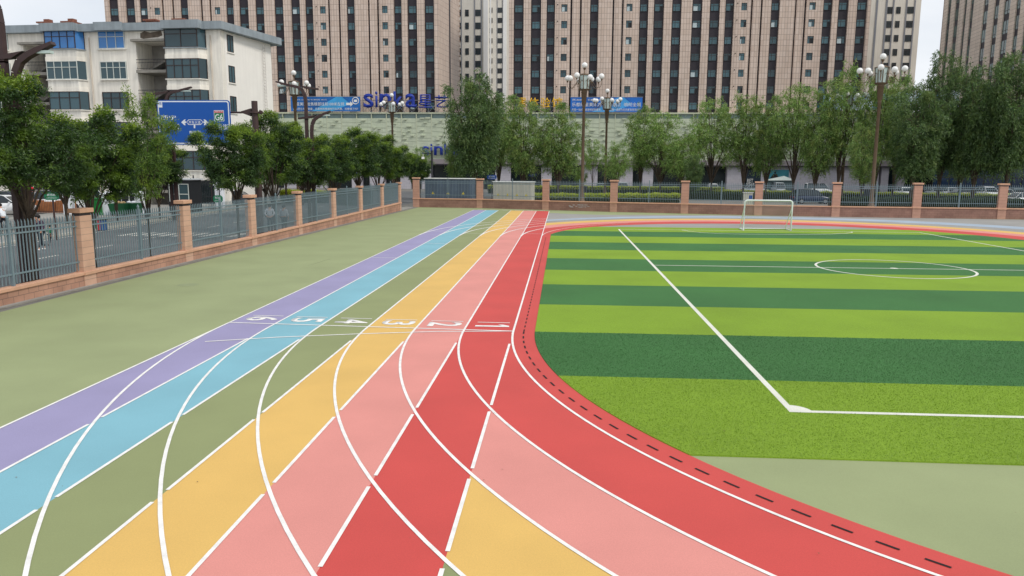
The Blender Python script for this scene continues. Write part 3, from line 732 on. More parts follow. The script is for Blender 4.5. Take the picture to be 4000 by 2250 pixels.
MB().box(xl, .4, 13.5, xr, 1.9, 14.55).build('clerestory', m_win2, pod)
mb = MB()
for x in np.arange(xl, xr, 2.93): mb.box(x-.07, -.06, 13.3, x+.07, .39, 14.6); mb.box(x-.05,-.05,5.8,x+.05,-.001,13.3)
mb.box(xl, -.1, 14.35, xr, 1.9, 14.62); mb.build('mullion_grid', m_fin2, pod)
rr = random.Random(12)
m1 = MB(); m2 = MB()
for x in np.arange(xl, xr, 2.93):
    for z in np.arange(6.3, 13.2, .92):
        sl = rr.uniform(-.28, .0); zo = z+rr.uniform(-.2, .2)
        m2.add([(x+.1,-.04,zo),(x+2.83,-.04,zo+sl),(x+2.83,-.04,zo+sl+.07),(x+.1,-.04,zo+.07)], [(0,1,2,3)])
        for _ in range(2):
            if rr.random() < .55:
                a = x+rr.uniform(.1, 1.9); wd = rr.uniform(.4, 1.0); zz = zo+rr.uniform(.15, .6); h = rr.uniform(.1, .32)
                m1.box(a, -.28, zz, a+wd, -.002, zz+h)
tag(m1.build('facade_fins', m_fin, pod), kind='stuff'); m2.build('facade_grooves', m_finsh, pod)
MB().box(xl, -1.0, 4.85, xr, 1.9, 5.75).build('fascia', m_band, pod)
MB().box(xl, -1.02, 4.6, xr, -.6, 4.85).build('soffit_edge', m_dark, pod)
mb = MB(); mb.box(xl, 1.2, 0, xr, 1.9, 4.85); mb.build('shop_wall', m_shopg, pod)
mbp = MB(); mbd = MB()
for i, u in enumerate([1140, 1255,1395,1475,1585,1668,1965,2135,2305,2440,2530,2695,2870,2990]):
    q = PY(u, 690, YP); wd = 1.0+(.5 if i % 3 == 0 else 0)
    if u == 2305: wd = 1.4
    MB().box(q.x-wd, -.3, 0, q.x+wd, 1.19, 4.6).build('pillar', m_pill, pod)
for ua, ub in ((3010,3239),(3442,3470),(3508,3535)): MB().box(PY(ua,690,YP).x, -.1, 0, PY(ub,690,YP).x, 1.19, 4.6).build('pillar', m_pill, pod)
# posters, shop doors
m_post = mat('poster_dark', K(30,44,56), .5, .3, 1.5); m_post2 = mat('poster_teal', K(52,128,140), .5, .35, .5); m_sign = mat('sign_white', K(232,232,228), .6, .03)
q0 = PY(2915,664,YP); q1 = PY(2968,730,YP)
p1 = MB().box(q0.x,.0-.35,q1.z,q1.x,-.302,q0.z).build('poster', m_post, pod)
text_on('lettering', 'RET', q0.x+.2, q0.x+1.3, q1.z+.8, q1.z+1.5, -.37, m_sign, p1, .02); text_on('lettering', 'STAR', q0.x+.1, q0.x+1.6, q1.z+.1, q1.z+.75, -.37, m_sign, p1, .02)
q0 = PY(2990,663,YP); q1 = PY(3078,700,YP)
p2 = MB().box(q0.x,-.35,q1.z,q1.x,-.302,q0.z).build('poster', m_post2, pod)
pm = MB(); cxp = (q0.x+q1.x)/2-.4; pm.sphere((cxp,-.36,q1.z+1.2),.17,10,8,0,(1,.08,1.2)); pm.add([(cxp-.9,-.36,q1.z+.2),(cxp+.7,-.36,q1.z+.2),(cxp+.35,-.36,q1.z+.95),(cxp-.3,-.36,q1.z+.95)], [(0,1,2,3)]); pm.build('poster_figure', m_glopen, p2)
tent = MB(); a = PY(2990,701,138).x; b = PY(3100,701,138).x
te = empty('awning_kiosk', ((a+b)/2, 138, 0), 0, 'low kiosk with a pale pointed canopy before the teal poster', 'kiosk')
h = (b-a)/2
MB().add([(-h,-1.5,2.2),(h,-1.5,2.25),(h,1.5,2.25),(-h,1.5,2.2),(h*.3,0,3.0)], [(0,1,4),(1,2,4),(2,3,4),(3,0,4),(0,3,2,1)]).build('canopy', mat('canopy_white', K(196,206,200), .7, .05), te)
MB().box(-h*.9,-1.2,0,h*.9,1.2,2.18).build('booth_wall', mat('booth_wall', K(92,110,112), .7, .1), te)
# rooftop lettering and banners
m_lblue = mat('letter_blue', K(24,52,150), .5, .08); m_lyel = mat('letter_yellow', K(238,186,20), .5, .1); m_truss = mat('truss_steel', K(150,152,158), .5, .05)
def rect(u0, v0, u1, v1, Y): a = PY(u0, v1, Y); b = PY(u1, v0, Y); return a.x, b.x, a.z, b.z
YL = 145.6
def word(name, label, items, m, Y, truss=True):
    x0 = rect(items[0][1], 0, items[0][1]+1, 1, Y)[0]
    rt_ = empty(name, (0, Y, 0), 0, label, 'sign')
    xs = []
    for s, u0, v0, u1, v1 in items:
        a, b, c, d_ = rect(u0, v0, u1, v1, Y); text_on('letter', s, a, b, c, d_, 0, m, rt_, .35, .014 if s.isascii() else .004); xs += [a, b]; z0, z1 = c, d_
    if truss:
        mb = MB(); a = min(xs)-.3; b = max(xs)+.3; x = a; i = 0
        while x < b:
            mb.tube([(x,.5,14.6),(x,.5,z1-.2)], .05, 4); mb.tube([(x,.5,14.6),(x+1.6,1.6,z1-1.2)], .04, 4); mb.tube([(x+1.6,.5,14.6),(x,.5,z0+1.2)], .04, 4); x += 1.6
        mb.tube([(a,.5,z1-.9),(b,.5,z1-.9)], .05, 4); mb.tube([(a,.5,z0+.2),(b,.5,z0+.2)], .05, 4)
        mb.build('support_truss', m_truss, rt_)
    return rt_
word('roof_lettering', 'big dark blue letters on a truss along the podium roof, before the left slab', [('s',1421,366,1458,421),('i',1467,357,1474,419),('n',1484,366,1528,419),('k',1538,357,1573,419),('a',1584,366,1626,421),('星',1635,369,1687,421),('艺',1699,372,1752,420)], m_lblue, YL)
word('roof_lettering', 'yellow Chinese letters on the podium roof behind the willow tops', [('居',2024,382,2055,419),('体',2066,382,2104,419),('验',2111,382,2149,420),('馆',2156,381,2197,420)], m_lyel, YL)
word('wall_lettering', 'dark blue letters fixed low on the green podium wall beside the big willow', [('s',1648,571,1676,608),('i',1682,562,1688,606),('n',1696,571,1729,606),('k',1736,562,1762,606),('a',1770,571,1800,608),('星',1815,572,1852,609),('艺',1904,574,1941,609)], m_lblue, YP-.5, False)
def banner(label, u0, v0, u1, v1, Y, c1, c2, texts, arrow=False):
    a, b, c, d_ = rect(u0, v0, u1, v1, Y)
    rt_ = empty('banner', ((a+b)/2, Y, c), 0, label, 'banner'); cx = (a+b)/2
    m = mat('banner_blue', c1, .5, .35, .35)
    MB().box(a-cx, 0, 0, b-cx, .12, d_-c).build('board', m, rt_)
    MB().add([(a-cx+(b-a)*.30,-.01,.0),(a-cx+(b-a)*.66,-.01,d_-c),(a-cx+(b-a)*.74,-.01,d_-c),(a-cx+(b-a)*.86,-.01,(d_-c)*.5),(a-cx+(b-a)*.6,-.01,0)], [(0,4,3,2,1)]).build('blue_swirl', mat('banner_swirl', c2, .5, .3, .3), rt_)
    fm = MB(); fm.box(a-cx-.08,-.03,-.08,b-cx+.08,.1,-.002).box(a-cx-.08,-.03,d_-c+.002,b-cx+.08,.1,d_-c+.08); fm.build('edge_frame', m_truss, rt_)
    for s, f0, f1, g0, g1, mm in texts:
        text_on('lettering', s, a-cx+(b-a)*f0, a-cx+(b-a)*f1, (d_-c)*g0, (d_-c)*g1, -.03, mm, rt_, 0)
    if arrow:
        z = (d_-c)*.5; x = a-cx+(b-a)*.80; l = (b-a)*.1
        MB().add([(x,-.03,z-.22),(x+l*.6,-.03,z-.22),(x+l*.6,-.03,z-.5),(x+l,-.03,z),(x+l*.6,-.03,z+.5),(x+l*.6,-.03,z+.22),(x,-.03,z+.22)], [(0,1,2,3,4,5,6)]).build('arrow', m_sign, rt_)
        mb = MB(); cx2 = a-cx+(b-a)*.935; cz = (d_-c)*.72
        mb.tube([(cx2+.62*math.cos(t), -.03, cz+.62*math.sin(t)) for t in np.linspace(0, 6.283, 25)], .08, 4, cap=False); mb.box(cx2-.32,-.04,cz-.22,cx2+.32,-.012,cz+.22); mb.build('round_emblem', m_sign, rt_)
    return rt_
banner('blue roof banner with a white arrow, above the podium left of the blue letters', 1137, 378, 1406, 434, YL, K(22,98,170), K(60,158,216),
       [('红星美凯龙售楼部往前100米左拐', .03, .77, .38, .62, m_sign), ('抢占百亿市场容量，乐都特别推建材行业风暴，您看懂了吗？', .03, .97, .08, .24, m_sign), ('美凯龙 | 乐都   星悦广场  臻席发售  4007102', .07, .52, .74, .84, m_sign)], True)
banner('blue roof banner without arrow behind the two middle globe lamps', 2228, 380, 2510, 437, YL, K(30,104,190), K(70,160,226),
       [('乐都红星美凯龙  品牌盛世  响彻全城', .02, .98, .37, .64, m_sign), ('乐都一站式家居建材采购基地，中国家居第一品牌为您的家装保驾护航', .02, .98, .07, .24, m_sign), ('M', .03, .065, .74, .90, m_sign), ('美凯龙 | 乐都   一座城市自己的精彩', .08, .72, .75, .88, m_sign)])
# billboard and dark glass block on the right
a = PY(3215, 430, 140); b = PY(3740, 425, 128)
def plank(name, label, cat, A_, B_, z0a, z1a, z0b, z1b, th, m, parts=None):
    v = B_-A_; rz_ = math.atan2(v.y, v.x); ln = math.hypot(v.x, v.y)
    r_ = empty(name, (A_.x, A_.y, 0), rz_, label, cat)
    vs = [(0,0,z0a),(ln,0,z0b),(ln,th,z0b),(0,th,z0a),(0,0,z1a),(ln,0,z1b),(ln,th,z1b),(0,th,z1a)]
    MB().add(vs, [(0,3,2,1),(4,5,6,7),(0,1,5,4),(1,2,6,5),(2,3,7,6),(3,0,4,7)]).build('board', m, r_)
    return r_, ln
A_ = PY(3215, 400, 143); B_ = PY(3745, 400, 132)
m_bill = bpy.data.materials.new('billboard_print'); m_bill.use_nodes = True
n = m_bill.node_tree; b_ = n.nodes['Principled BSDF']; b_.inputs['Roughness'].default_value = .4
t = n.nodes.new('ShaderNodeTexCoord'); no1 = n.nodes.new('ShaderNodeTexNoise'); no1.inputs['Scale'].default_value = .45; no1.inputs['Detail'].default_value = 5; no1.inputs['Distortion'].default_value = 1.5
cr = n.nodes.new('ShaderNodeValToRGB'); cr.color_ramp.elements[0].color = srgb(96,140,176); cr.color_ramp.elements[1].color = srgb(220,232,242); cr.color_ramp.elements[0].position = .38; cr.color_ramp.elements[1].position = .52
n.links.new(t.outputs['Object'], no1.inputs['Vector']); n.links.new(no1.outputs['Fac'], cr.inputs['Fac']); n.links.new(cr.outputs['Color'], b_.inputs['Base Color'])
bb, ln = plank('billboard', 'long pale blue rooftop billboard half hidden behind the right willows', 'billboard', A_, B_, PY(3215,432,143).z, PY(3215,372,143).z, PY(3745,424,132).z, PY(3745,352,132).z, .4, m_bill)
mb = MB()
for x in np.arange(1, ln, 3): mb.tube([(x,.8,8),(x,.8,PY(3215,372,143).z)], .12, 5)
mb.build('support_posts', m_truss, bb)
m_gb = glassmat('dark_blue_glass', K(40,58,84), .08, .2)
A_ = PY(3655, 600, 134); B_ = PY(4080, 600, 118)
gb, ln = plank('glass_block', 'dark blue glass fronted block between the trunks at the far right', 'building', A_, B_, 0, 13.2, 0, 13.2, 6, m_gb)
mb = MB()
for x in np.arange(0, ln, 1.5): mb.box(x-.05,-.08,0,x+.05,-.002,13.2)
for z in (3, 6, 9, 12): mb.box(0,-.06,z-.05,ln,-.003,z+.05)
mb.build('mullion_grid', m_frame, gb)
MB().box(-.2,-1.2,13.2,ln,6,14.0).build('roof_edge', m_band, gb)
A_ = PY(3540, 600, 145); 
MB().box(PY(3241,600,YP).x, .0, 0, PY(3440,600,YP).x, 1.18, 4.6).build('infill_wall', m_pill, pod)
# ------------------------------------------------------------------ white apartment house on the left
m_cream = mat('cream_render', K(246,240,228), .85, .06, .5, .04, 30, streak=.16)
m_wht = mat('white_wall', K(244,240,232), .85, .03, .6, streak=.04)
m_spand = mat('spandrel_render', K(236,232,222), .85, .06, .8, streak=.22)
m_roofc = mat('roof_concrete', K(150,160,166), .85, .12, 1.2, streak=.15)
m_inner = mat('stair_inner', K(160,156,150), .9, .2, 1)
m_conc = mat('bare_concrete', K(142,138,130), .9, .2, 2)
m_gl3 = glassmat('flat_glass', K(58,84,92), .08, .4); m_glb = glassmat('blue_film_glass', K(58,120,184), .1, .15)
m_fw = mat('window_frame_white', K(206,212,206), .5, .05); m_fd = mat('window_frame_brown', K(58,46,44), .5, .05)
m_iron = mat('black_iron', K(40,40,44), .5, .05); m_brick = mat('chimney_brick', K(132,86,70), .9, .3, 6, .2, 20)
m_pipe = mat('drain_pipe', K(214,202,186), .6, .08)
KS = -.0714; PC = PY(866, 86, 71.23, KS)
wx0, wy0 = PC.x-.35, 71.23+KS*(PC.x-.35)
wrz = math.atan(KS)
wb = empty('apartment_house', (wx0, wy0, 0), wrz, 'six storey cream and white apartment house with flat grey roof slab, left of the slabs', 'building')
WI = (Matrix.Translation((wx0, wy0, 0)) @ Matrix.Rotation(wrz, 4, 'Z')).inverted()
def W(u, v):
    q = WI @ PY(u, v, 71.23, KS); return q.x, q.z
def loc2(p_): q = WI @ Vector((p_[0], p_[1], 0)); return (q.x, q.y)
ge = loc2((-31.75, 82.3)); HT = 17.15
XL_ = -42
wall = MB(); wall.slab([(0,0),ge,(ge[0]-.5, ge[1]+1.2),(XL_, 11),(XL_, 3.0),(0-.3,3.0)], 0, HT-.02, 0)
wall.build('rear_body', m_cream, wb)
gd = Vector((ge[0], ge[1], 0)); gl = gd.length; ga = math.atan2(gd.y, gd.x)
gm = empty('gable_tmp', (0,0,0)); bpy.data.objects.remove(gm)
def strip(name, u0, u1, z0=0, z1=None, y0=0, y1=3.02, m=m_cream):
    a = W(u0, 250)[0]; b = W(u1, 250)[0]
    return MB().box(a, y0, z0, b, y1, z1 or HT-.01).build(name, m, wb)
strip('front_wall', 803, 866); strip('front_wall', 663, 803.0); strip('front_wall', 340, 536); strip('front_wall', 203, 340); strip('front_wall', 40, 97); strip('front_wall', -220, 40)
MB().box(W(-520,250)[0], 0, 0, W(-220,250)[0], 3, HT-.01).build('front_wall', m_cream, wb)
m_white_skin = MB(); m_white_skin.add([(0.02*math.sin(ga),-.0,0),(ge[0]+.02,ge[1],0),(ge[0]+.02,ge[1],HT-.02),(.02,0,HT-.02)], [(0,1,2,3)])
m_white_skin.build('gable_wall', m_wht, wb)
# roof slab with its steps
def rs(u0, u1, yf, z0, z1): a = W(u0, 100)[0]; b = W(u1, 100)[0]; return MB().box(a, yf, z0, b, 11, z1)
r = MB(); r.slab([(.55,-.55),(ge[0]+1.0,ge[1]+.7),(ge[0]-2,ge[1]+2.4),(XL_-2,12),(XL_-2,-.55)], HT, HT+.72)
rf = r.build('roof', m_roofc, wb)
MB().box(W(655,100)[0], -1.25, HT+.003, W(800,100)[0], -.551, HT+.76).build('roof_step', m_roofc, wb)
MB().box(W(185,100)[0], -1.2, HT+.003, W(318,100)[0], -.551, HT+.74).build('roof_step', m_roofc, wb)
MB().box(W(388,100)[0], -.95, HT+.003, W(492,100)[0], -.551, HT+.78).build('roof_step', m_roofc, wb)
for u in (118, 215, 545, 660):
    x = W(u, 85)[0]; c = MB().box(x-.65, 2, HT+.72, x+.45, 3, HT+1.35).box(x-.85, 1.8, HT+1.352, x+.55, 3.2, HT+1.5).box(x-.3,2.2,HT+1.502,x+.3,2.8,HT+1.8 if u < 300 else HT+1.55)
    c.build('chimney', m_brick, rf)
# windows
def win(name, x0, x1, z0, z1, y, cols, mfr, mgl, split=.34, sill=True, rows=None):
    o = MB().box(x0, y, z0, x1, y+.05, z1).build(name, mgl, wb)
    f = .06; mb = MB(); yy = y-.05
    mb.box(x0, yy, z0, x0+f, y-.002, z1).box(x1-f, yy, z0, x1, y-.002, z1).box(x0+f, yy, z0, x1-f, y-.002, z0+f).box(x0+f, yy, z1-f, x1-f, y-.002, z1)
    zs = z1-(z1-z0)*split
    mb.box(x0+f, yy+.003, zs-f/2, x1-f, y-.003, zs+f/2)
    for i in range(1, cols): x = x0+(x1-x0)*i/cols; mb.box(x-f/2, yy+.001, z0+f, x+f/2, y-.0025, z1-f)
    mb.build('frame', mfr, o)
    if sill: MB().box(x0-.12, y-.16, z0-.12, x1+.12, y-.003, z0-.002).build('sill', m_spand, o)
    return o
def rowz(u, v0, v1): return W(u, v1)[1], W(u, v0)[1]
PITCHZ = 2.95
def column(u0, u1, v0, v1, n, kinds, bay=None, us=None):
    z0, z1 = rowz((u0+u1)/2, v0, v1); x0, x1 = W(u0, 200)[0], W(u1, 200)[0]
    for k in range(n):
        zz0, zz1 = z0-PITCHZ*k, z1-PITCHZ*k; c, fr, g_ = kinds[k % len(kinds)]
        if bay:
            yb = -.75; xr_ = x1; xm = x1-.45
            MB().slab([(x0,-.003),(x0,yb),(xm,yb),(xr_,-.003)], zz0-.98, zz0-.10).build('bay_spandrel', m_spand, wb)
            MB().slab([(x0-.1,-.002),(x0-.1,yb-.12),(xm+.08,yb-.12),(xr_+.12,-.002)], zz0-.098, zz0).build('bay_sill', m_roofc if fr is m_fd and k == 0 else m_spand, wb)
            MB().slab([(x0-.05,-.003),(x0-.05,yb-.04),(xm+.04,yb-.04),(xr_+.05,-.003)], zz1+.002, zz1+.12+(.3 if k else 0)).build('bay_head', m_cream, wb)
            o = win('window', x0, xm, zz0+.002, zz1, yb, c, fr, g_, sill=False)
            MB().add([(xm,yb,zz0),(xr_,-.01,zz0),(xr_,-.01,zz1),(xm,yb,zz1)], [(0,1,2,3)]).build('side_pane', g_, o); MB().add([(x0,-.01,zz0),(x0,yb,zz0),(x0,yb,zz1),(x0,-.01,zz1)], [(0,1,2,3)]).build('side_pane', g_, o)
            MB().tube([(xm,yb-.03,zz0),(xm,yb-.03,zz1)], .05, 4).tube([(xr_,-.03,zz0),(xr_,-.03,zz1)], .045, 4).build('corner_post', fr, o)
        else: win('window', x0, x1, zz0, zz1, -.04, c, fr, g_)
DW = (3, m_fd, m_gl3); 
column(662, 806, 110, 189, 5, [(2, m_fd, m_gl3), (4, m_fd, m_gl3), (4, m_fd, m_gl3), (3, m_fd, m_gl3), (3, m_fd, m_gl3)], True)
column(388, 490, 120, 190, 5, [(3, m_fw, m_glb), (4, m_fw, m_gl3), (3, m_fd, m_gl3), (3, m_fd, m_gl3), (4, m_fw, m_gl3)])
column(198, 333, 123, 195, 5, [(4, m_fd, m_glb), (4, m_fw, m_gl3), (3, m_fd, m_gl3), (3, m_fd, m_gl3), (3, m_fd, m_gl3)], True)
column(-60, 35, 130, 197, 5, [(4, m_fw, m_gl3)])
column(-330, -180, 140, 205, 4, [(4, m_fw, m_gl3)])
# stair openings
for (u0, u1, vt) in ((536, 663, 163), (97, 203, 175)):
    a, b = W(u0, 250)[0], W(u1, 250)[0]; zt = W((u0+u1)/2, vt)[1]
    MB().box(a+.001, 0, zt, b-.001, 3.01, HT-.012).build('stair_head_wall', m_cream, wb)
    MB().box(a-.3, -.45, zt, b+.2, -.001, zt+.22).build('canopy_ledge', m_conc, wb)
    MB().box(a+.001, 2.6, 0, b-.001, 3.005, zt-.001).build('stair_back_wall', m_inner, wb)
    for k in range(5):
        z = zt-2.7-PITCHZ*k
        if z < 1: break
        MB().box(a+.002, -.25, z-.28, b-.002, 2.59, z).build('stair_landing', m_conc, wb)
        mb = MB(); mb.tube([(a+.05,-.2,z+1.0),(b-.05,-.2,z+1.0)], .03, 5); mb.tube([(a+.05,-.2,z+.7),(b-.05,-.2,z+.7)], .02, 4); mb.tube([(a+.05,-.2,z+.15),(b-.05,-.2,z+.15)], .02, 4)
        for x in np.arange(a+.1, b, .16): mb.tube([(x,-.2,z+.0),(x,-.2,z+1.0)], .012, 4, cap=False)
        mb.build('railing', m_iron, wb)
        MB().add([(a+.4,1.2,z+.02),(b-.1,1.2,z+1.5),(b-.1,1.2,z+1.7),(a+.4,1.2,z+.25),(a+.4,2.5,z+.02),(b-.1,2.5,z+1.5),(b-.1,2.5,z+1.7),(a+.4,2.5,z+.25)], [(0,1,2,3),(4,7,6,5),(3,2,6,7),(0,4,5,1),(1,5,6,2),(0,3,7,4)]).build('stair_flight', m_conc, wb)
x0, z1 = W(546, 122); x1, z0 = W(636, 150)
mb = MB(); mb.add([(x0,-.012,z0+.1),(x0+.3,-.012,z0),(x1-.5,-.012,z0+.12),(x1,-.012,z0+.3),(x1-.15,-.012,z1),(x0+1.1,-.012,z1-.15),(x0+.5,-.012,z1),(x0+.05,-.012,z1-.2)], [(0,1,2,3,4,5,6,7)])
mb.build('stain_patch', mat('stain_brown', K(110,98,86), .9, .4, 3), wb)
for u in (822, 348): MB().tube([(W(u,150)[0],-.09,.2),(W(u,150)[0],-.09,HT-.5)], .06, 6).build('drain_pipe', m_pipe, wb)
# gable windows and ladder (on the gable plane)
GM = Matrix.Rotation(ga, 4, 'Z')
def GW(u, v):
    n_ = Vector((-math.sin(ga+wrz), math.cos(ga+wrz), 0)); d = ray(u, v); P0_ = Vector((wx0, wy0, 0)); t = (P0_-Vector((0,0,CAMZ))).dot(n_)/d.dot(n_)
    q = Vector((0,0,CAMZ))+d*t; return (q-P0_).dot(Vector((math.cos(ga+wrz), math.sin(ga+wrz), 0))), q.z
def gtf(mb): mb.v = [tuple(GM @ Vector(a)) for a in mb.v]; return mb
for i in range(5):
    s0, zt = GW(884+i*6.5, 134+i*118); s1, _ = GW(908+i*6.5, 134+i*118); _, zb = GW(900+i*6, 200+i*117); zt = GW(884,134)[1]-i*PITCHZ; zb = zt-1.65
    o = gtf(MB().box(s0, -.03, zb, s1, -.004, zt)).build('window', m_gl3, wb)
    gtf(MB().box(s0,-.06,zb,s0+.08,-.031,zt).box(s1-.08,-.06,zb,s1,-.031,zt).box(s0,-.058,zt-.08,s1,-.032,zt).box(s0,-.058,zb,s1,-.032,zb+.07).box((s0+s1)/2-.04,-.059,zb,(s0+s1)/2+.04,-.033,zt)).build('frame', m_fd, o)
    gtf(MB().box(s0-.1,-.12,zb-.1,s1+.1,-.004,zb-.001)).build('sill', m_wht, o)
s0 = GW(1022, 250)[0]; lad = MB()
for k in (0, .42): lad.tube([(s0+k,-.18,3.4),(s0+k,-.18,HT-.3)], .018, 4)
for z in np.arange(3.6, HT-.4, .33): lad.tube([(s0,-.18,z),(s0+.42,-.18,z)], .014, 4)
gtf(lad); lad.build('ladder', mat('ladder_steel', K(176,168,160), .5, .1), wb)
# ------------------------------------------------------------------ globe lamps of the avenue
m_brz = mat('lamp_bronze', K(112,94,76), .45, .12, 4, metal=.3); m_globe = mat('white_globe', K(240,240,238), .25, 0)
m_lglass = mat('lantern_glass', K(188,204,200), .3, .1, 3)
def globe_lamp(loc, H, label):
    r_ = empty('globe_lamp', loc, .2, label, 'street lamp', 'tall lamps with white globes'); s = H/15.1
    MB().lathe([(.34,0),(.34,.5),(.26,.6),(.24,1.2),(.19,1.4),(.15,10.6*s),(.2,10.65*s),(.2,10.75*s)], 12).build('pole', m_brz, r_)
    zc = 10.76*s
    MB().lathe([(.17,zc),(.2,zc+.2),(.24,zc+.25),(.32,H-2.85),(.38,H-2.8),(.26,H-2.72),(.62,H-2.62),(.66,H-2.52)], 8).build('capital', m_brz, r_)
    ln_ = MB().lathe([(.50,H-2.515),(.62,H-1.1)], 8, smooth=False).build('lantern', m_lglass, r_)
    mb = MB()
    for i in range(8):
        a = 2*math.pi*(i+.5)/8; mb.tube([(.53*math.cos(a),.53*math.sin(a),H-2.51),(.65*math.cos(a),.65*math.sin(a),H-1.11)], .045, 5)
    mb.lathe([(.70,H-1.09),(.74,H-1.03),(.3,H-.88),(.06,H-.82),(.05,H-.35)], 8); mb.build('lantern_frame', m_brz, ln_)
    MB().sphere((0,0,H), .31).build('globe', m_globe, r_); MB().lathe([(.04,H-.55),(.13,H-.4),(.16,H-.26)], 8).build('globe_cup', m_brz, r_)
    for i in range(8):
        a = 2*math.pi*i/8+.15; R_ = 2.0 if i % 2 else 1.65; zz = H-1.38+(.12 if i % 2 else -.05)
        c, s2 = math.cos(a), math.sin(a)
        pts = [(.5,H-1.7),(.75,H-1.6),(R_*.55,H-1.95),(R_*.72,H-2.4),(R_*.9,H-2.45),(R_,H-2.15),(R_,zz-.3)]
        MB().tube([(c*x, s2*x, z) for x, z in pts], .028, 6).lathe([(.02,zz-.52),(.1,zz-.33),(.12,zz-.24)], 8, c=(c*R_, s2*R_, 0)).build('arm', m_brz, r_)
        MB().sphere((c*R_, s2*R_, zz), .30).build('globe', m_globe, r_)
def gl_at(u, v, H, t, label):
    q = D(u, v, t); globe_lamp((q.x, q.y, 0), q.z, label)
for u, v, lab in ((1147,285,'globe lamp standing between the white gable and the left blue banner'),(1530,372,'globe lamp in front of the big blue roof letters'),(2284,255,'taller of the two globe lamps before the right blue banner'),(2373,355,'lower looking globe lamp just right of the tallest one, before the right banner'),(3450,221,'large globe lamp rising from the willows on the right'),(3318,333,'globe lamp almost hidden in a willow, left of the large right one')):
    d = ray(u, v); t = 11.16/d.z; gl_at(u, v, 15.1, t, lab)
# ------------------------------------------------------------------ brown street lights with twin posts
m_brn = mat('brown_paint', K(66,48,47), .5, .12, 3)
def street_light(x, y, mir, label):
    r_ = empty('street_light', (x, y, 0), 0, label, 'street lamp', 'brown twin post street lights'); s = -1 if mir else 1
    def arm(name, x0, z, ln_, post):
        sg = 1 if ln_ > 0 else -1; L_ = abs(ln_)
        top = [(x0, z-2.2),(x0, z-1.0),(x0+sg*.05, z-.55),(x0+sg*.22, z-.2),(x0+sg*.5, z-.02),(x0+sg*L_*.6, z+.12),(x0+sg*L_, z+.34)]
        mb = MB(); ws = [.10,.10,.10,.10,.09,.08,.05]
        for i in range(len(top)-1):
            (a0, b0), (a1, b1) = top[i], top[i+1]; dx, dz = a1-a0, b1-b0; l = math.hypot(dx, dz); nx, nz = -dz/l, dx/l; w0, w1 = ws[i], ws[i+1]
            P = [(a0-nx*w0,b0-nz*w0),(a0+nx*w0,b0+nz*w0),(a1+nx*w1,b1+nz*w1),(a1-nx*w1,b1-nz*w1)]; mb.prism([(p_[0]*s, p_[1]) for p_ in P], -.10-i*.004, .10+i*.004)
        mb.build(name, m_brn, r_)
        MB().box(min(s*(x0+sg*L_*.55), s*(x0+sg*L_*.95)), -.09, z+.03, max(s*(x0+sg*L_*.55), s*(x0+sg*L_*.95)), .09, z+.12).build('lamp_glass', m_lglass, r_)
        # tail on the other side
        MB().prism([(s*(x0-sg*.0), z-.12),(s*(x0-sg*.9), z-.2),(s*(x0-sg*.9), z-.1),(s*(x0+sg*.4), z+.1)], -.12, .12).build('arm_tail', m_brn, r_)
    MB().box(-.32-.10, -.10, 0, -.32+.10, .10, 7.2).build('post', m_brn, r_); MB().box(.02-.11, -.11, 0, .02+.11, .11, 5.4).build('post', m_brn, r_)
    if mir: arm('arm', .32, 9.35, -2.0, 0); arm('arm', -.02, 7.4, 1.35, 0)
    else: arm('arm', -.32, 9.35, -2.0, 0); arm('arm', .02, 7.4, 1.35, 0)
street_light(-17.3, 23.3, False, 'nearest brown twin post street light at the left edge, lamp arm reaching right')
q = D(1216, 500, 51); street_light(q.x, q.y, False, 'brown twin post street light before the left banner and green panels')
q = D(676, 500, 55); street_light(q.x-.1, q.y, True, 'brown street light behind the blue road sign, arm rising to the right')
q = D(1687, 600, 84); r_ = empty('camera_pole', (q.x, q.y, 0), 0, 'thin dark pole with side arm and white camera before the low blue letters', 'pole')
z0 = D(1687, 588, 84).z
MB().lathe([(.16,0),(.16,1.5),(.11,1.6),(.1,z0)], 8).build('pole', m_iron, r_); MB().tube([(0,0,z0-.35),(-1.05,0,z0-.3)], .06, 6).build('arm', m_iron, r_)
MB().box(-1.15,-.12,z0-.95,-.85,.12,z0-.7).tube([(-1.0,0,z0-.7),(-1.0,0,z0-.3)], .03, 5).build('camera', m_globe, r_)
# ------------------------------------------------------------------ blue road sign on its gantry
m_sb = mat('sign_blue', K(8,84,172), .45, .04, .5); m_sw = mat('sign_print', K(232,236,240), .5, 0); m_sg = mat('sign_green', K(20,120,70), .5, 0); m_srd = mat('sign_red', K(200,34,44), .5, 0)
YS = 41.3
a = PY(612, 391, YS); b = PY(906, 566, YS)
gr_ = empty('gantry_post', (PY(998, 640, YS).x, YS+.25, 0), 0, 'brown gantry post with two arms carrying the blue road sign', 'post'); px_ = gr_.location.x
zt = PY(994, 393, YS).z
MB().lathe([(.2,0),(.19,3),(.165,zt)], 14).build('post', m_brn, gr_)
for v in (438, 524):
    z = PY(990, v, YS).z
    MB().tube([(.35,0,z),(b.x-px_-2.6,-.0,z)], .055, 8).build('arm', m_brn, gr_)
    MB().lathe([(.3,z-.05),(.3,z+.05)], 10).prism([(-.75,z-.02),(-.2,z-.22),(-.2,z+.22),(-.75,z+.06)], -.08, .08).prism([(.3,z-.1),(.42,z-.05),(.42,z+.08),(.3,z+.14)], -.1, .1).build('clamp', m_brn, gr_)
sg_ = empty('road_sign', ((a.x+b.x)/2, YS-.02, b.z), 0, 'large blue road direction sign with white writing and a green G6 badge', 'road sign'); HW = (b.x-a.x)/2; HH = a.z-b.z
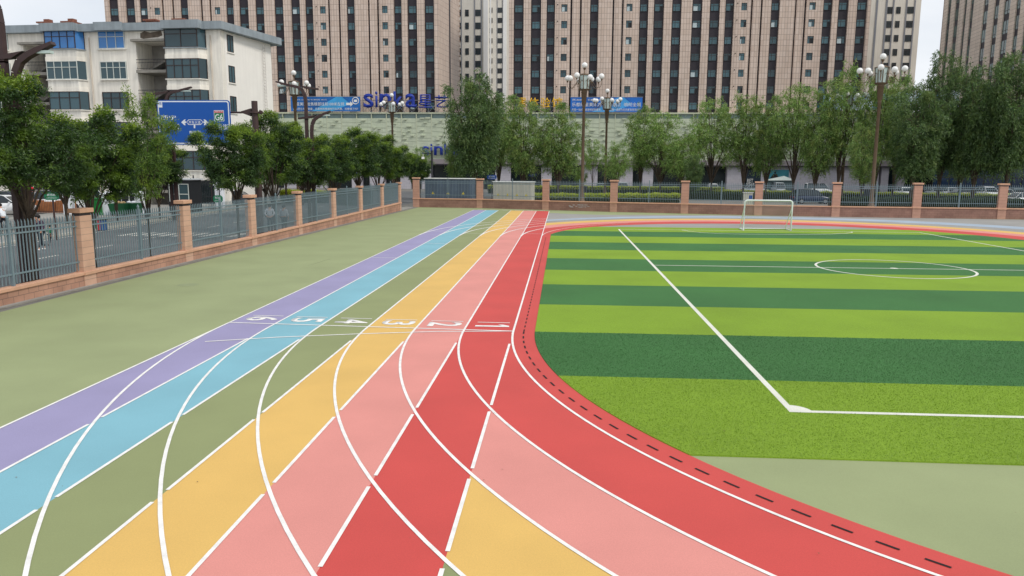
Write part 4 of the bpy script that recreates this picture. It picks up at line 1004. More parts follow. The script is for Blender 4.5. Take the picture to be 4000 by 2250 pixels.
def rr_(x0, z0, x1, z1, r_, y0, y1, m, name, par, mb=None):
    pts = []
    for cx_, cz_, a0 in ((x1-r_, z0+r_, -90), (x1-r_, z1-r_, 0), (x0+r_, z1-r_, 90), (x0+r_, z0+r_, 180)):
        for i in range(5): an = R(a0+22.5*i); pts.append((cx_+r_*math.cos(an), cz_+r_*math.sin(an)))
    q = (mb or MB()).prism(pts, y0, y1)
    return q.build(name, m, par) if mb is None else q
rr_(-HW, 0, HW, HH, .16, 0, .06, m_sb, 'board', sg_)
rr_(-HW+.05, .05, HW-.05, HH-.05, .13, -.006, -.001, m_sw, 'border', sg_)
rr_(-HW+.11, .11, HW-.11, HH-.11, .09, -.012, -.007, m_sb, 'panel', sg_)
def SX(u, v): q = PY(u, v, YS); return q.x-sg_.location.x, q.z-sg_.location.z
def stext(s, u0, v0, u1, v1, m=m_sw, y=-.016): x0_, z1_ = SX(u0, v0); x1_, z0_ = SX(u1, v1); text_on('lettering', s, x0_, x1_, z0_, z1_, y, m, sg_, 0, .004 if not s.isascii() else .01)
x0_, z0_ = SX(614, 420); MB().box(-HW+.08,-.018,z0_,-HW+.32,-.013,HH-.08).build('corner_tab', m_sw, sg_); stext('南', 621, 398, 633, 411, m_sb, -.02)
stext('建设街', 821, 485, 896, 507); stext('教场街', 740, 511, 786, 524); stext('都大街', 629, 483, 702, 505); stext('海东大道', 737, 472, 785, 485); stext('西宁', 629, 450, 690, 468)
def spoly(pts, m, y, name): MB().add([(*[SX(*q)[0]],) + (y,) + (SX(*q)[1],) for q in pts], [tuple(range(len(pts)))]).build(name, m, sg_)
hexo = [(729,477),(738,467),(786,467),(795,477),(786,488),(738,488)]
mb = MB(); n_ = 6; O = [SX(*q) for q in hexo]; Ic = ((O[0][0]+O[3][0])/2, (O[0][1]+O[3][1])/2); I = [(Ic[0]+(q[0]-Ic[0])*.94, Ic[1]+(q[1]-Ic[1])*.8) for q in O]
mb.add([(q[0],-.016,q[1]) for q in O]+[(q[0],-.016,q[1]) for q in I], [(i, i+6, (i+1) % 6+6, (i+1) % 6) for i in range(6)]); mb.build('name_plate', m_sw, sg_)
spoly([(796,474),(801,474),(796,467),(802,467),(815,478),(803,489),(797,489),(801,481),(796,481)], m_sw, -.016, 'arrow'); spoly([(728,474),(722,474),(727,467),(721,467),(709,478),(721,489),(727,489),(722,481),(728,481)], m_sw, -.016, 'arrow')
spoly([(758,488),(764,488),(764,501),(758,501)], m_sw, -.016, 'stem')
x0_, z1_ = SX(836, 431); x1_, z0_ = SX(877, 474)
rr_(x0_, z0_, x1_, z1_, .03, -.018, -.013, m_sw, 'badge', sg_); rr_(x0_+.025, z0_+.025, x1_-.025, z1_-.15, .015, -.022, -.019, m_sg, 'badge_field', sg_); rr_(x0_+.025, z1_-.14, x1_-.025, z1_-.025, .015, -.022, -.019, m_srd, 'badge_top', sg_)
stext('G6', 841, 446, 873, 470, m_sw, -.026); stext('国家高速', 842, 434, 871, 439, m_sw, -.026)
# ------------------------------------------------------------------ far side pavement: pillars, railings, booth, bins
m_pilw = mat('pillar_white', K(228,232,238), .8, .04, 2)
PI = [G(u, v) for u, v in ((100,842),(273,843),(425,846),(551,841))]
for i, q in enumerate(PI):
    r_ = empty('white_pillar', (q.x, q.y, .13), 0, ['white square pillar beside the nearest brown street light', 'white square pillar behind the round bush tree and first brick pier', 'white square pillar right of the tall green bin', 'white square pillar right of the low green skips'][i], 'pillar', 'white pillars of the far property fence')
    MB().box(-.3,-.3,0,.3,.3,1.62).build('shaft', m_pilw, r_, bevel=.01); MB().box(-.38,-.38,1.62,.38,.38,1.7).lathe([(.42,1.7),(.3,1.78),(.1,1.86)], 4, smooth=False).build('cap', m_pilw, r_)
    if i < 3:
        q2 = PI[i+1]; d = q2-q; ln = d.length; c = (q+q2)/2
        r_ = empty('iron_railing', (c.x, c.y, .13), math.atan2(d.y, d.x), f'black iron railing between white pillars, {ORD[i]} from the left', 'railing', 'black iron railings of the far property'); mb = MB(); L2 = ln/2-.3
        for x in np.arange(-L2, L2, .13): mb.tube([(x,0,.05),(x,0,1.55)], .012, 4, cap=False)
        mb.build('bars', m_iron, r_)
        for z in (.2, 1.3): MB().box(-L2,-.02,z,L2,.02,z+.04).build('rail', m_iron, r_)
q = G(862, 815); r_ = empty('white_pillar', (q.x, q.y, .13), 0, 'white pillar with stepped cap between booth and dark green bush tree', 'pillar', 'white pillars of the far property fence')
MB().box(-.33,-.33,0,.33,.33,2.1).build('shaft', m_pilw, r_); MB().box(-.42,-.42,2.1,.42,.42,2.2).lathe([(.4,2.2),(.25,2.4),(.05,2.5)], 4, smooth=False).build('cap', m_pilw, r_)
# guard booth
q = G(728, 836); bz = empty('guard_booth', (q.x, q.y, .13), -.03, 'small black guard booth with white framed window beyond the fence', 'booth'); s = q.y/FPX*1.08
bw = 1.0
MB().box(-bw,-.9,0,bw,.9,2.75).build('body', mat('booth_black', K(38,40,44), .5, .1), bz, bevel=.02)
o = MB().box(-.82,-.93,1.0,.82,-.901,2.4).build('window', m_gl3, bz)
MB().box(-.86,-.97,.96,-.8,-.931,2.44).box(.8,-.97,.96,.86,-.931,2.44).box(-.8,-.97,2.38,.8,-.931,2.44).box(-.8,-.97,.96,.8,-.931,1.02).box(-.03,-.968,1.02,.03,-.932,2.38).box(-.8,-.969,1.55,.8,-.933,1.61).build('frame', m_fw, o)
MB().box(-bw-.1,-1.1,2.752,bw+.15,1,2.86).build('roof', mat('booth_roof', K(200,204,208), .6, .05), bz)
q = G(812, 828); gt = empty('iron_gate', (q.x, q.y, .13), 0, 'arched black iron gate beside the guard booth', 'gate'); mb = MB()
for x in np.arange(-1.1, 1.11, .15): mb.tube([(x,0,0),(x,0,3.0-.45*(1-x/1.1 if x > -1.1 else 2))], .018, 4)
mb.build('bars', m_iron, gt); MB().tube([(-1.1,0,2.1),(-.6,0,2.45),(0,0,2.7),(.6,0,2.88),(1.1,0,2.95)], .04, 6).build('arch_rail', m_iron, gt)
MB().tube([(-1.1,0,.2),(1.1,0,.2)], .03, 5).tube([(-1.1,0,1.2),(1.1,0,1.2)], .03, 5).build('rail', m_iron, gt)
MB().tube([(-1.15,0,0),(-1.15,0,3.1)], .06, 6).build('gate_post', m_iron, gt); MB().tube([(1.15,0,0),(1.15,0,3.2)], .06, 6).build('gate_post', m_iron, gt)
# ground floor shop fronts of the house
for u0, u1, nm in ((440,560,'shop_window'), (690,870,'shop_window'), (250,400,'shop_window'), (60,200,'shop_window')):
    x0, x1 = W(u0, 700)[0], W(u1, 700)[0]
    o = MB().box(x0, -.03, .3, x1, -.002, 2.7).build(nm, m_shopg, wb); mb = MB()
    for i in range(5): x = x0+(x1-x0)*i/4; mb.box(x-.04,-.07,.3,x+.04,-.031,2.7)
    mb.box(x0,-.069,2.65,x1,-.032,2.75); mb.build('frame', m_fw if u0 < 600 else m_fd, o)
MB().box(W(560,700)[0], -.35, 2.95, W(866,700)[0], -.003, 3.05).build('gas_pipe', mat('yellow_pipe', K(196,160,80), .6, .1), wb)
# bins
m_grn = mat('bin_green', K(20,120,50), .5, .15, 3); m_dgn = mat('skip_green', K(24,92,56), .6, .2, 2); m_bred = mat('bin_red', K(190,34,44), .5, .1); m_bblu = mat('bin_blue', K(24,84,150), .5, .1); m_blk = mat('bin_black', K(44,44,50), .6, .15)
q = G(388, 846); r_ = empty('tall_bin', (q.x, q.y, .13), .05, 'tall bright green ribbed bin beside a white pillar', 'bin'); mb = MB()
mb.slab([(-.42,-.4),(.42,-.4),(.42,.4),(-.42,.4)], 0, 1.25)
for i in range(7): mb.box(-.4+i*.12,-.425,.08,-.35+i*.12,-.402,1.15)
mb.build('body', m_grn, r_); MB().box(-.46,-.45,1.252,.46,.45,1.34).build('lid', m_grn, r_, bevel=.02)
for i, (u, v) in enumerate(((470,848),(520,846))):
    q = G(u, v); r_ = empty('waste_skip', (q.x, q.y, .13), .05, ['low dark green skip with cardboard on top, left of two', 'low dark green skip heaped with white rubbish, right of two'][i], 'skip', 'low green skips')
    MB().add([(-.5,-.4,.1),(.5,-.4,.1),(.5,.4,.1),(-.5,.4,.1),(-.65,-.55,.95),(.65,-.55,.95),(.65,.55,.95),(-.65,.55,.95)], [(0,3,2,1),(0,1,5,4),(1,2,6,5),(2,3,7,6),(3,0,4,7),(4,5,6,7)]).build('body', m_dgn, r_)
    mb = MB(); rr = random.Random(i)
    for _ in range(9): mb.sphere((rr.uniform(-.45,.45), rr.uniform(-.3,.3), 1.0), rr.uniform(.08,.2), 7, 5, 0, (1,1,.7))
    mb.build('rubbish', mat('rubbish_%s' % ('card', 'white')[i], K(176,150,110) if i == 0 else K(214,216,222), .8, .3, 6), r_)
    for x in (-.45, .45): MB().sphere((x,-.35,.08), .08, 8, 6).build('castor', m_blk, r_)
for i, (u, m, nm) in enumerate(((372, m_dgn, 'green'), (388, m_bred, 'red'), (403, m_bblu, 'blue'))):
    q = G(u, 902); r_ = empty('sorting_bin', (q.x, q.y, .05), .05, f'{nm} sorting bin in the row of three at the kerb', 'bin', 'coloured sorting bins at the kerb')
    MB().slab([(-.2,-.2),(.2,-.2),(.2,.2),(-.2,.2)], 0, .62).build('body', m, r_, bevel=.02); MB().box(-.22,-.22,.622,.22,.22,.7).build('lid', m_blk, r_)
# street name signs
m_sgn = mat('street_sign_green', K(16,118,80), .45, .05)
def name_sign(u, v, t, wpx, hpx, label, m, txt, pole_u):
    q = D(u, v, t); k = t/FPX; w_ = wpx*k/2; h = hpx*k/2; r_ = empty('street_sign', (q.x, q.y, 0), .0, label, 'street sign')
    MB().lathe([(.05,0),(.05,q.z+h*.2)], 8).build('post', m_brn, r_, (0,.06,0))
    c = .25*h*2
    MB().prism([(-w_,q.z-h+c),(-w_+c,q.z-h),(w_-c,q.z-h),(w_,q.z-h+c),(w_,q.z+h-c),(w_-c,q.z+h),(-w_+c,q.z+h),(-w_,q.z+h-c)], -.03, .0).build('plate', m, r_)
    text_on('lettering', txt[0], -w_*.6, w_*.6, q.z-.0*h, q.z+.65*h, -.036, m_sw, r_, 0); text_on('lettering', txt[1], -w_*.7, w_*.75, q.z-.68*h, q.z-.32*h, -.036, m_sw, r_, 0)
name_sign(202, 766, 40, 58, 30, 'green street name sign on a thin post near the first brick pier', m_sgn, ('教场街', 'N JIAOCHANG ST S'), 212)
name_sign(852, 777, 49, 38, 28, 'smaller green street name sign seen over the pickets right of the second pier', m_sgn, ('教场街', 'JIAOCHANG ST'), 855)
m_sbl = mat('street_sign_blue', K(26,74,150), .45, .05)
name_sign(1921, 692, 92, 38, 17, 'blue street name sign behind the beige cabinet fence bay', m_sbl, ('海东大道', 'W HAIDONG AV E'), 1921)
name_sign(2080, 684, 100, 30, 11, 'blue street name sign half covered by willow leaves', m_sbl, ('海东大道', 'HAIDONG AV'), 2080)
name_sign(1397, 681, 80, 22, 12, 'small blue street name sign glimpsed among the trees left of the corner', m_sbl, ('教场街', 'JIAOCHANG'), 1397)
# cabinets and bins behind the back fence
m_cab1 = mat('cabinet_slate', K(84,98,116), .5, .15, 1.5, streak=.2); m_cab2 = mat('cabinet_beige', K(196,194,178), .55, .06, 2); m_ylw = mat('warning_yellow', K(214,196,40), .5, .05); m_ctop = mat('cabinet_roof', K(222,224,218), .5, .05)
def cabinet(u0, u1, vt, t, label, mb_, nd, dep=1.6):
    a = D(u0, vt, t); b = D(u1, vt, t); c = (a+b)/2; r_ = empty('power_cabinet', (c.x, c.y, 0), -.14, label, 'cabinet'); h = (b.x-a.x)/2; z = c.z
    MB().box(-h,0,.15,h,dep,z-.1).build('body', mb_, r_, bevel=.03); MB().box(-h-.1,-.12,z-.098,h+.1,dep+.1,z).build('roof', m_ctop, r_, bevel=.04)
    for i in range(nd):
        x0 = -h+.08+i*(2*h-.16)/nd; x1 = x0+(2*h-.16)/nd-.04; d_ = MB().box(x0,-.03,.3,x1,-.002,z-.25)
        k = int((x1-x0)/.12)
        for j in range(k): d_.box(x0+.06+j*.12,-.045,.4,x0+.09+j*.12,-.031,z-.4)
        d_ = d_.build('door', mb_, r_); xm = (x0+x1)/2; zm = (z)*.45+.05
        MB().add([(xm-.16,-.05,zm-.14),(xm+.16,-.05,zm-.14),(xm,-.05,zm+.16)], [(0,1,2)]).build('warning_mark', m_ylw, d_)
cabinet(1655, 1846, 696, 80, 'long slate blue power cabinet behind the first bay of the back fence', m_cab1, 3)
cabinet(1924, 2080, 709, 79, 'beige ribbed power cabinet with yellow marks behind the second bay of the back fence', m_cab2, 4)
q = D(2924, 751, 74); r_ = empty('meter_box', (q.x, q.y, 0), -.1, 'small pale meter box with blue label left of the goal', 'box'); z = q.z
MB().box(-.45,0,.3,.45,.5,z-.06).build('body', m_cab2, r_, bevel=.02); MB().box(-.5,-.05,z-.058,.5,.55,z).build('roof', m_ctop, r_); MB().box(.08,-.01,z-.65,.38,-.002,z-.3).build('label_plate', m_sbl, r_); MB().box(-.3,.1,0,.3,.4,.298).build('stand', m_conc, r_)
for u, v, t, lab in ((2280,726,92,'dark ribbed bin before the yellow hedge, left of the tall globe lamp pole'), (3391,738,84,'dark ribbed bin behind the fence right of the blue estate car')):
    q = D(u, v, t); r_ = empty('litter_bin', (q.x, q.y, 0), 0, lab, 'bin', 'dark ribbed bins behind the back fence'); z = q.z; mb = MB(); mb.lathe([(.36,0),(.44,z-.15)], 12)
    for i in range(12): a_ = 2*math.pi*i/12; mb.tube([(.38*math.cos(a_),.38*math.sin(a_),.05),(.46*math.cos(a_),.46*math.sin(a_),z-.16)], .02, 4)
    mb.build('body', m_blk, r_); MB().lathe([(.5,z-.148),(.5,z-.05),(.3,z)], 12).build('lid', m_blk, r_)
# ------------------------------------------------------------------ cars
m_tyre = mat('tyre', K(30,30,32), .8, .1); m_rim = mat('rim', K(170,172,176), .3, 0, metal=.6); m_cgl = mat('car_glass', K(34,44,50), .08, 0, spec=.6); m_lite = mat('headlight', K(226,230,234), .15, 0); m_tail = mat('tail_light', K(150,24,24), .3, 0)
paints = {}
def paint(nm, c):
    if nm not in paints: paints[nm] = mat('car_paint_'+nm, c, .25, 0, spec=.6)
    return paints[nm]
def loft(mb, secs, mi=0):     # secs: list of (x, [(y, z), ...]) cross sections
    n = len(secs[0][1]); vs = [(x, y, z) for x, s in secs for y, z in s]; fs = []
    for i in range(len(secs)-1):
        for j in range(n-1): fs.append((i*n+j, (i+1)*n+j, (i+1)*n+j+1, i*n+j+1))
    mb.add(vs, fs, mi, True); mb.add(vs[:n], [tuple(range(n))], mi); mb.add(vs[-n:], [tuple(reversed(range(n)))], mi)
def car(loc, rz, col, label, kind='sedan', group='parked cars beyond the fences', parent_mesh=None):
    L_, Wd, Hh_ = {'sedan': (4.5, 1.76, 1.45), 'suv': (4.6, 1.85, 1.72), 'van': (4.3, 1.7, 1.88), 'hatch': (3.9, 1.68, 1.5)}[kind]
    r_ = empty('parked_car', loc, rz, label, 'car', group); h = L_/2; w2 = Wd/2; hz = {'sedan': .86, 'suv': 1.0, 'van': .98, 'hatch': .9}[kind]
    def sec(x, zt, zb=.24, k=1.0):
        w_ = w2*k; return (x, [(-w_*.92, zb), (-w_, zb+.18), (-w_, zt-.16), (-w_*.9, zt), (w_*.9, zt), (w_, zt-.16), (w_, zb+.18), (w_*.92, zb)])
    hood = hz-.08
    mb = MB(); loft(mb, [sec(-h, hz-.28, .38, .86), sec(-h+.12, hz-.06, .28, .95), sec(-h*.55, hz, .24), sec(0, hz, .24), sec(h*.42, hz-.0, .24), sec(h*.72, hood-.06, .24, .98), sec(h-.12, hood-.16, .28, .93), sec(h, hood-.34, .38, .84)])
    mb.build('body', paint(col[0], col[1]), r_)
    if kind == 'sedan': prof = [(-h*.78, hz), (-h*.5, Hh_-.08), (-h*.3, Hh_), (h*.08, Hh_-.01), (h*.2, Hh_-.1), (h*.5, hz)]
    elif kind == 'van': prof = [(-h*.97, hz), (-h*.93, Hh_-.1), (-h*.85, Hh_), (h*.3, Hh_-.02), (h*.45, Hh_-.12), (h*.72, hz)]
    else: prof = [(-h*.95, hz), (-h*.82, Hh_-.12), (-h*.68, Hh_), (h*.05, Hh_-.01), (h*.18, Hh_-.1), (h*.5, hz)]
    def cab(inset_top, sc_, z_off, mi, name, m, par, x_in=0):
        pts = prof; n = len(pts); vs = []
        for sgn in (-1, 1):
            for (x, z) in pts:
                f = (z-hz)/(Hh_-hz); vs.append((x*sc_, sgn*(w2*.93-f*.16)*1.0, z))
        mbx = MB(); mbx.add(vs, [tuple(range(n)), tuple(reversed(range(n, 2*n)))]+[(i, i+n, i+n+1, i+1) for i in range(n-1)]); return mbx.build(name, m, par)
    cb = cab(0, 1, 0, 0, 'cabin_glass', m_cgl, r_)
    # roof skin and pillars
    mb = MB(); rf_ = prof[1:-1]
    vs = []
    for sgn in (-1, 1):
        for (x, z) in rf_: f = (z-hz)/(Hh_-hz); vs.append((x, sgn*(w2*.93-f*.16+.008), z+.012))
    n = len(rf_); mb.add(vs, [(i, i+n, i+n+1, i+1) for i in range(n-1)])
    for sgn in (-1, 1):
        for (xa_, za_), (xb_, zb_) in (((prof[0][0], hz), prof[1]), ((prof[-1][0], hz), prof[-2]), ((-.1, hz), (-.1, Hh_-.03)), ((h*-.42, hz), (h*-.4, Hh_-.05))):
            fa = (za_-hz)/(Hh_-hz); fb = (zb_-hz)/(Hh_-hz)
            mb.tube([(xa_, sgn*(w2*.93-fa*.16+.004), za_), (xb_, sgn*(w2*.93-fb*.16+.004), zb_)], .035, 4, cap=False)
    mb.build('roof', paint(col[0], col[1]), r_)
    for x in (-h*.6, h*.6):
        for sgn in (-1, 1):
            mb = MB(); n = 18; rr0 = .33
            vs = []; 
            for y in (0, .2):
                for i in range(n): a_ = 2*math.pi*i/n; vs.append((rr0*math.cos(a_), y, rr0*math.sin(a_)))
            mb.add(vs, [tuple(range(n)), tuple(reversed(range(n, 2*n)))]+[(i, i+n, (i+1) % n+n, (i+1) % n) for i in range(n)])
            wl = mb.build('wheel', m_tyre, r_, (x, sgn*(w2-.1)-.1, rr0))
            mb = MB(); mb.add([(.2*math.cos(2*math.pi*i/12), (-.006 if sgn < 0 else .206), .2*math.sin(2*math.pi*i/12)) for i in range(12)], [tuple(range(12))]); mb.build('rim', m_rim, wl)
    for sgn in (-1, 1):
        MB().box(h-.14, sgn*w2*.62-.16, hood-.34, h-.02, sgn*w2*.62+.16, hood-.2).build('headlight', m_lite, r_); MB().box(-h+.0, sgn*w2*.66-.15, hz-.32, -h+.1, sgn*w2*.66+.15, hz-.14).build('tail_light', m_tail, r_)
        MB().box(h*.36, sgn*(w2+.06)-.09, hz-.03, h*.4, sgn*(w2+.06)+.09, hz+.1).build('mirror', paint(col[0], col[1]), r_)
    MB().box(h-.03,-.26,.42,h+.012,.26,.54).build('number_plate', m_lite, r_)
    return r_
Wc = ('white', K(236,238,240)); Sc = ('silver', K(176,184,190)); Bc = ('navy', K(34,48,74)); Dc = ('dark', K(40,42,48)); Rc = ('red', K(150,28,34))
# far car park: front faces the camera
def far_car(u, v, t, col, label, kind, rz=-math.pi/2):
    q = D(u, v, t); car((q.x, q.y, .01), rz, col, label, kind)
far_car(2695, 730, 133, Wc, 'white saloon parked facing the pitch behind the yellow green hedge', 'sedan')
far_car(2345, 725, 134, Sc, 'pale grey car between the two lamp poles behind the hedge', 'hatch')
far_car(2432, 728, 133, Sc, 'second pale grey car right of the right lamp pole', 'suv')
far_car(2715+70, 728, 136, Wc, 'white car right of the fourth back pier among the trunks', 'hatch')
far_car(2950, 733, 130, Sc, 'silver saloon left above the goal', 'sedan', .1)
far_car(3040, 732, 131, Sc, 'silver grey van above the goal crossbar, right one', 'van')
far_car(3195, 733, 126, Wc, 'white small van over the roof of the dark blue estate car', 'van', .05)
far_car(3535, 742, 118, Wc, 'white saloon just left of the right globe lamp bay pier', 'sedan')
far_car(3655, 742, 118, Sc, 'silver car behind the willow trunks right of that pier', 'hatch')
far_car(3715, 742, 116, Wc, 'white car beside the silver one under the far right willows', 'hatch')
far_car(3770, 744, 114, Dc, 'dark grey saloon in the shade of the far right willows', 'sedan', .1)
far_car(3860, 742, 112, Wc, 'white estate car left of the last visible pier', 'suv')
far_car(3925, 743, 112, Wc, 'white car cut by the last visible pier', 'sedan')
far_car(3975, 744, 112, Sc, 'silver hatchback in the last bay at the right edge', 'hatch')
q = D(4005, 765, 92); car((q.x, q.y, .01), 0.1, Wc, 'nearer white car at the right frame edge behind the fence', 'sedan')
q = D(3170, 760, 90); car((q.x, q.y, .01), 0.0, Bc, 'dark blue estate car parked sideways right of the goal', 'suv')
# cars inside the far property on the left
for u, v, rz_, col, kd, lab in ((250, 826, .15, Wc, 'suv', 'white estate car with grey roof cover behind the green street sign'), (20, 838, .2, Wc, 'sedan', 'white saloon at the left frame edge behind the white shirted rider'), (30, 812, .2, Bc, 'sedan', 'dark blue saloon in the second row at the left edge'),
                      (330, 826, .1, Wc, 'van', 'white van behind the dark forked trunks left of the tall green bin'), (165, 818, .1, Rc, 'hatch', 'dark red car half hidden behind the white one'), (930, 806, .1, Dc, 'sedan', 'black saloon right of the white stepped pillar')):
    q = G(u, v); car((q.x, q.y, .13), rz_, col, lab, kd)
q = G(150, 838); r_ = empty('planter_box', (q.x+.3, q.y+.6, .13), .04, 'brown wooden planter boxes behind the iron railing', 'planter'); m_wood = mat('planter_wood', K(158,100,60), .8, .2, 3)
for i in range(3): MB().box(-1.9+i*1.35,0,0,-.62+i*1.35,.8,1.0-.12*(i % 2)).build('box', m_wood, r_, bevel=.02)
# ------------------------------------------------------------------ trees
m_bark = mat('bark', K(70,60,50), .9, .25, 6, .2, 30); m_barkw = mat('willow_bark', K(86,74,62), .9, .25, 4, .2, 20)
lf_loc = leafmat('locust_leaf', K(35,60,30), K(76,108,48), K(116,146,44), (.50, .68))
lf_lt = leafmat('light_locust_leaf', K(60,92,36), K(110,142,54), K(140,164,60), (.48, .66))
lf_tip = leafmat('locust_shoot', K(92,124,36), K(146,170,52))
lf_wil = leafmat('willow_leaf', K(82,116,56), K(152,184,96), K(158,172,92), (.48, .68))
lf_wl2 = leafmat('willow_leaf_light', K(98,134,60), K(166,198,104), K(146,146,84), (.54, .74))
lf_wdk = leafmat('willow_leaf_dark', K(60,88,50), K(116,146,80), K(124,144,74), (.52, .72))
def leaves(name, pts, nrm, ln, wd, rg, mat_, parent, droop=0.0):
    """pts (n,3) leaf roots; every leaf is a small folded blade of its own"""
    n = len(pts)
    d = rg.normal(size=(n, 3)); d /= np.linalg.norm(d, axis=1)[:, None]
    d = d*.8+nrm*.5; d[:, 2] -= droop; d /= np.linalg.norm(d, axis=1)[:, None]
    s = np.cross(d, rg.normal(size=(n, 3))); s /= np.linalg.norm(s, axis=1)[:, None]
    L_ = ln*rg.uniform(.6, 1.3, n)[:, None]; W_ = wd*rg.uniform(.7, 1.25, n)[:, None]
    up = np.cross(s, d)
    v = np.zeros((n, 4, 3)); v[:, 0] = pts; v[:, 1] = pts+d*L_*.5+s*W_*.5+up*W_*.1; v[:, 2] = pts+d*L_; v[:, 3] = pts+d*L_*.5-s*W_*.5+up*W_*.1
    me = bpy.data.meshes.new(name); me.vertices.add(n*4); me.vertices.foreach_set('co', v.ravel())
    me.loops.add(n*4); me.loops.foreach_set('vertex_index', np.arange(n*4)); me.polygons.add(n)
    me.polygons.foreach_set('loop_start', np.arange(0, n*4, 4)); me.polygons.foreach_set('loop_total', np.full(n, 4)); me.materials.append(mat_); me.update()
    return link_obj(name, me, parent)
def tree_proto(seed, H, Rr, zf, nb, kind, nleaf, ln, wd, m_leaf, m_wood, droop, base_r, spread=1.0, low=.35, shoots=0):
    rg = np.random.RandomState(seed); root = empty('tree', (0, 0, 0)); wood = MB(); P_ = []; N_ = []
    def branch(a, b, bow, r0, r1, n=7):
        a, b = np.array(a), np.array(b); pts = []
        for i in range(n+1):
            t = i/n; q = a*(1-t)+b*t; q = q+np.array(bow)*math.sin(math.pi*t)+rg.normal(size=3)*.03*t; pts.append(q)
        wood.tube([tuple(q) for q in pts], [r0*(1-i/n)+r1*i/n for i in range(n+1)], 6, cap=False); return pts
    wood.tube([(0,0,0),(.03,0,zf*.5),(0,.02,zf)], [base_r*1.15, base_r, base_r*.92], 8)
    clumps = []
    for i in range(nb):
        az = 2*math.pi*i/nb+rg.uniform(-.4, .4); inner = (i % 3 == 0); rr = Rr*(rg.uniform(.15, .4) if inner else rg.uniform(.55, .98)); 
        ze = zf+(H-zf)*(rg.uniform(.85, 1.0) if inner else rg.uniform(.5, .88) if kind != 'locust' else rg.uniform(.45, .85))
        e_ = (rr*math.cos(az), rr*math.sin(az), ze); bw_ = (math.cos(az)*-.12*rr*spread, math.sin(az)*-.12*rr*spread, -.02*H if kind == 'locust' else .0)
        st = (rg.uniform(-.1, .1)*base_r, 0, zf*rg.uniform(.75, 1.0)); pts = branch(st, e_, bw_, base_r*.55, base_r*.10)
        for j in range(2, 8):
            t = j/7
            if t < low: continue
            q = pts[j]
            k = 3 if kind != 'spire' else 2
            for _ in range(k):
                a2 = az+rg.uniform(-1.5, 1.5); l2 = Rr*rg.uniform(.18, .45)*(1.15-t*.45)
                tip = q+np.array([math.cos(a2)*l2, math.sin(a2)*l2, rg.uniform(-.15, .5)*l2*(1.2 if kind != 'locust' else .9)])
                branch(q, tip, (0, 0, .05*l2), base_r*.16, base_r*.04, 3); clumps.append((tip, rg.uniform(.7, 1.25)))
            clumps.append((q, .9))
    for _ in range(shoots):
        az = rg.uniform(0, 6.28); rr = Rr*rg.uniform(0, .6); b_ = np.array([rr*math.cos(az), rr*math.sin(az), H*.8]); e_ = b_+np.array([rg.uniform(-.3, .3), rg.uniform(-.3, .3), H*rg.uniform(.1, .24)]); pts = branch(b_, e_, (0,0,0), base_r*.1, .01, 5)
        for q in pts[1:]: clumps.append((q, .5))
    c = np.array([q for q, _ in clumps]); s = np.array([k for _, k in clumps]); wgt = s**2/np.sum(s**2)
    per = 12 if kind != 'locust' else 9; ns = nleaf//per
    idx = rg.choice(len(c), ns, p=wgt); off = rg.normal(size=(ns, 3)); off /= np.linalg.norm(off, axis=1)[:, None]
    rad = rg.uniform(.0, 1, ns)**.5*(.13*Rr if kind != 'locust' else .17*Rr)*s[idx]; st_ = c[idx]+off*rad[:, None]*np.array([1, 1, .8])
    az_ = np.arctan2(c[idx][:, 1], c[idx][:, 0])+rg.normal(0, 1.1, ns); ll = rg.uniform(.5, 1.25, ns)*(.30*Rr if kind != 'locust' else .22*Rr)
    up_ = rg.uniform(-.2, .9, ns) if kind != 'locust' else rg.uniform(-.3, .7, ns); g_ = 1.15 if kind != 'locust' else .45
    tt = (np.tile(np.arange(per), (ns, 1))+rg.uniform(0, 1, (ns, per)))/per
    X_ = st_[:, None, 0]+np.cos(az_)[:, None]*ll[:, None]*tt*.75; Y_ = st_[:, None, 1]+np.sin(az_)[:, None]*ll[:, None]*tt*.75
    Z_ = st_[:, None, 2]+ll[:, None]*(up_[:, None]*tt-g_*tt**2)
    pts = np.stack([X_, Y_, Z_], -1).reshape(-1, 3); off = np.repeat(off, per, 0)*.4+np.stack([np.cos(az_), np.sin(az_), up_*.3-.2], -1).repeat(per, 0)*.6
    ok = pts[:, 2] > zf*.75; pts = pts[ok]; off = off[ok]
    crown = leaves('crown', pts, off, ln, wd, rg, m_leaf, root, droop)
    if kind == 'locust':        # pale young shoots stand out at the top and outside
        top = clumps; cc = np.array([q for q, _ in top]); sc_ = (cc[:, 2]-zf)/(H-zf)+.35*np.hypot(cc[:, 0], cc[:, 1])/Rr; o_ = np.argsort(-sc_)[:max(6, len(cc)//6)]
        n2 = nleaf//9; ix = rg.choice(o_, n2); of = rg.normal(size=(n2, 3)); of /= np.linalg.norm(of, axis=1)[:, None]
        p2 = cc[ix]+of*(.16*Rr*rg.uniform(.3, 1, n2))[:, None]+np.array([0, 0, .12*Rr]); leaves('young_shoots', p2, of, ln, wd, rg, lf_tip, root, -.1)
    wood.build('trunk', m_wood, root)
    for ch in list(root.children): ch.hide_render = False
    return root
GRPL = 'round crowned street trees along the left street'; GRPW = 'willow trees on the avenue behind the back fence'
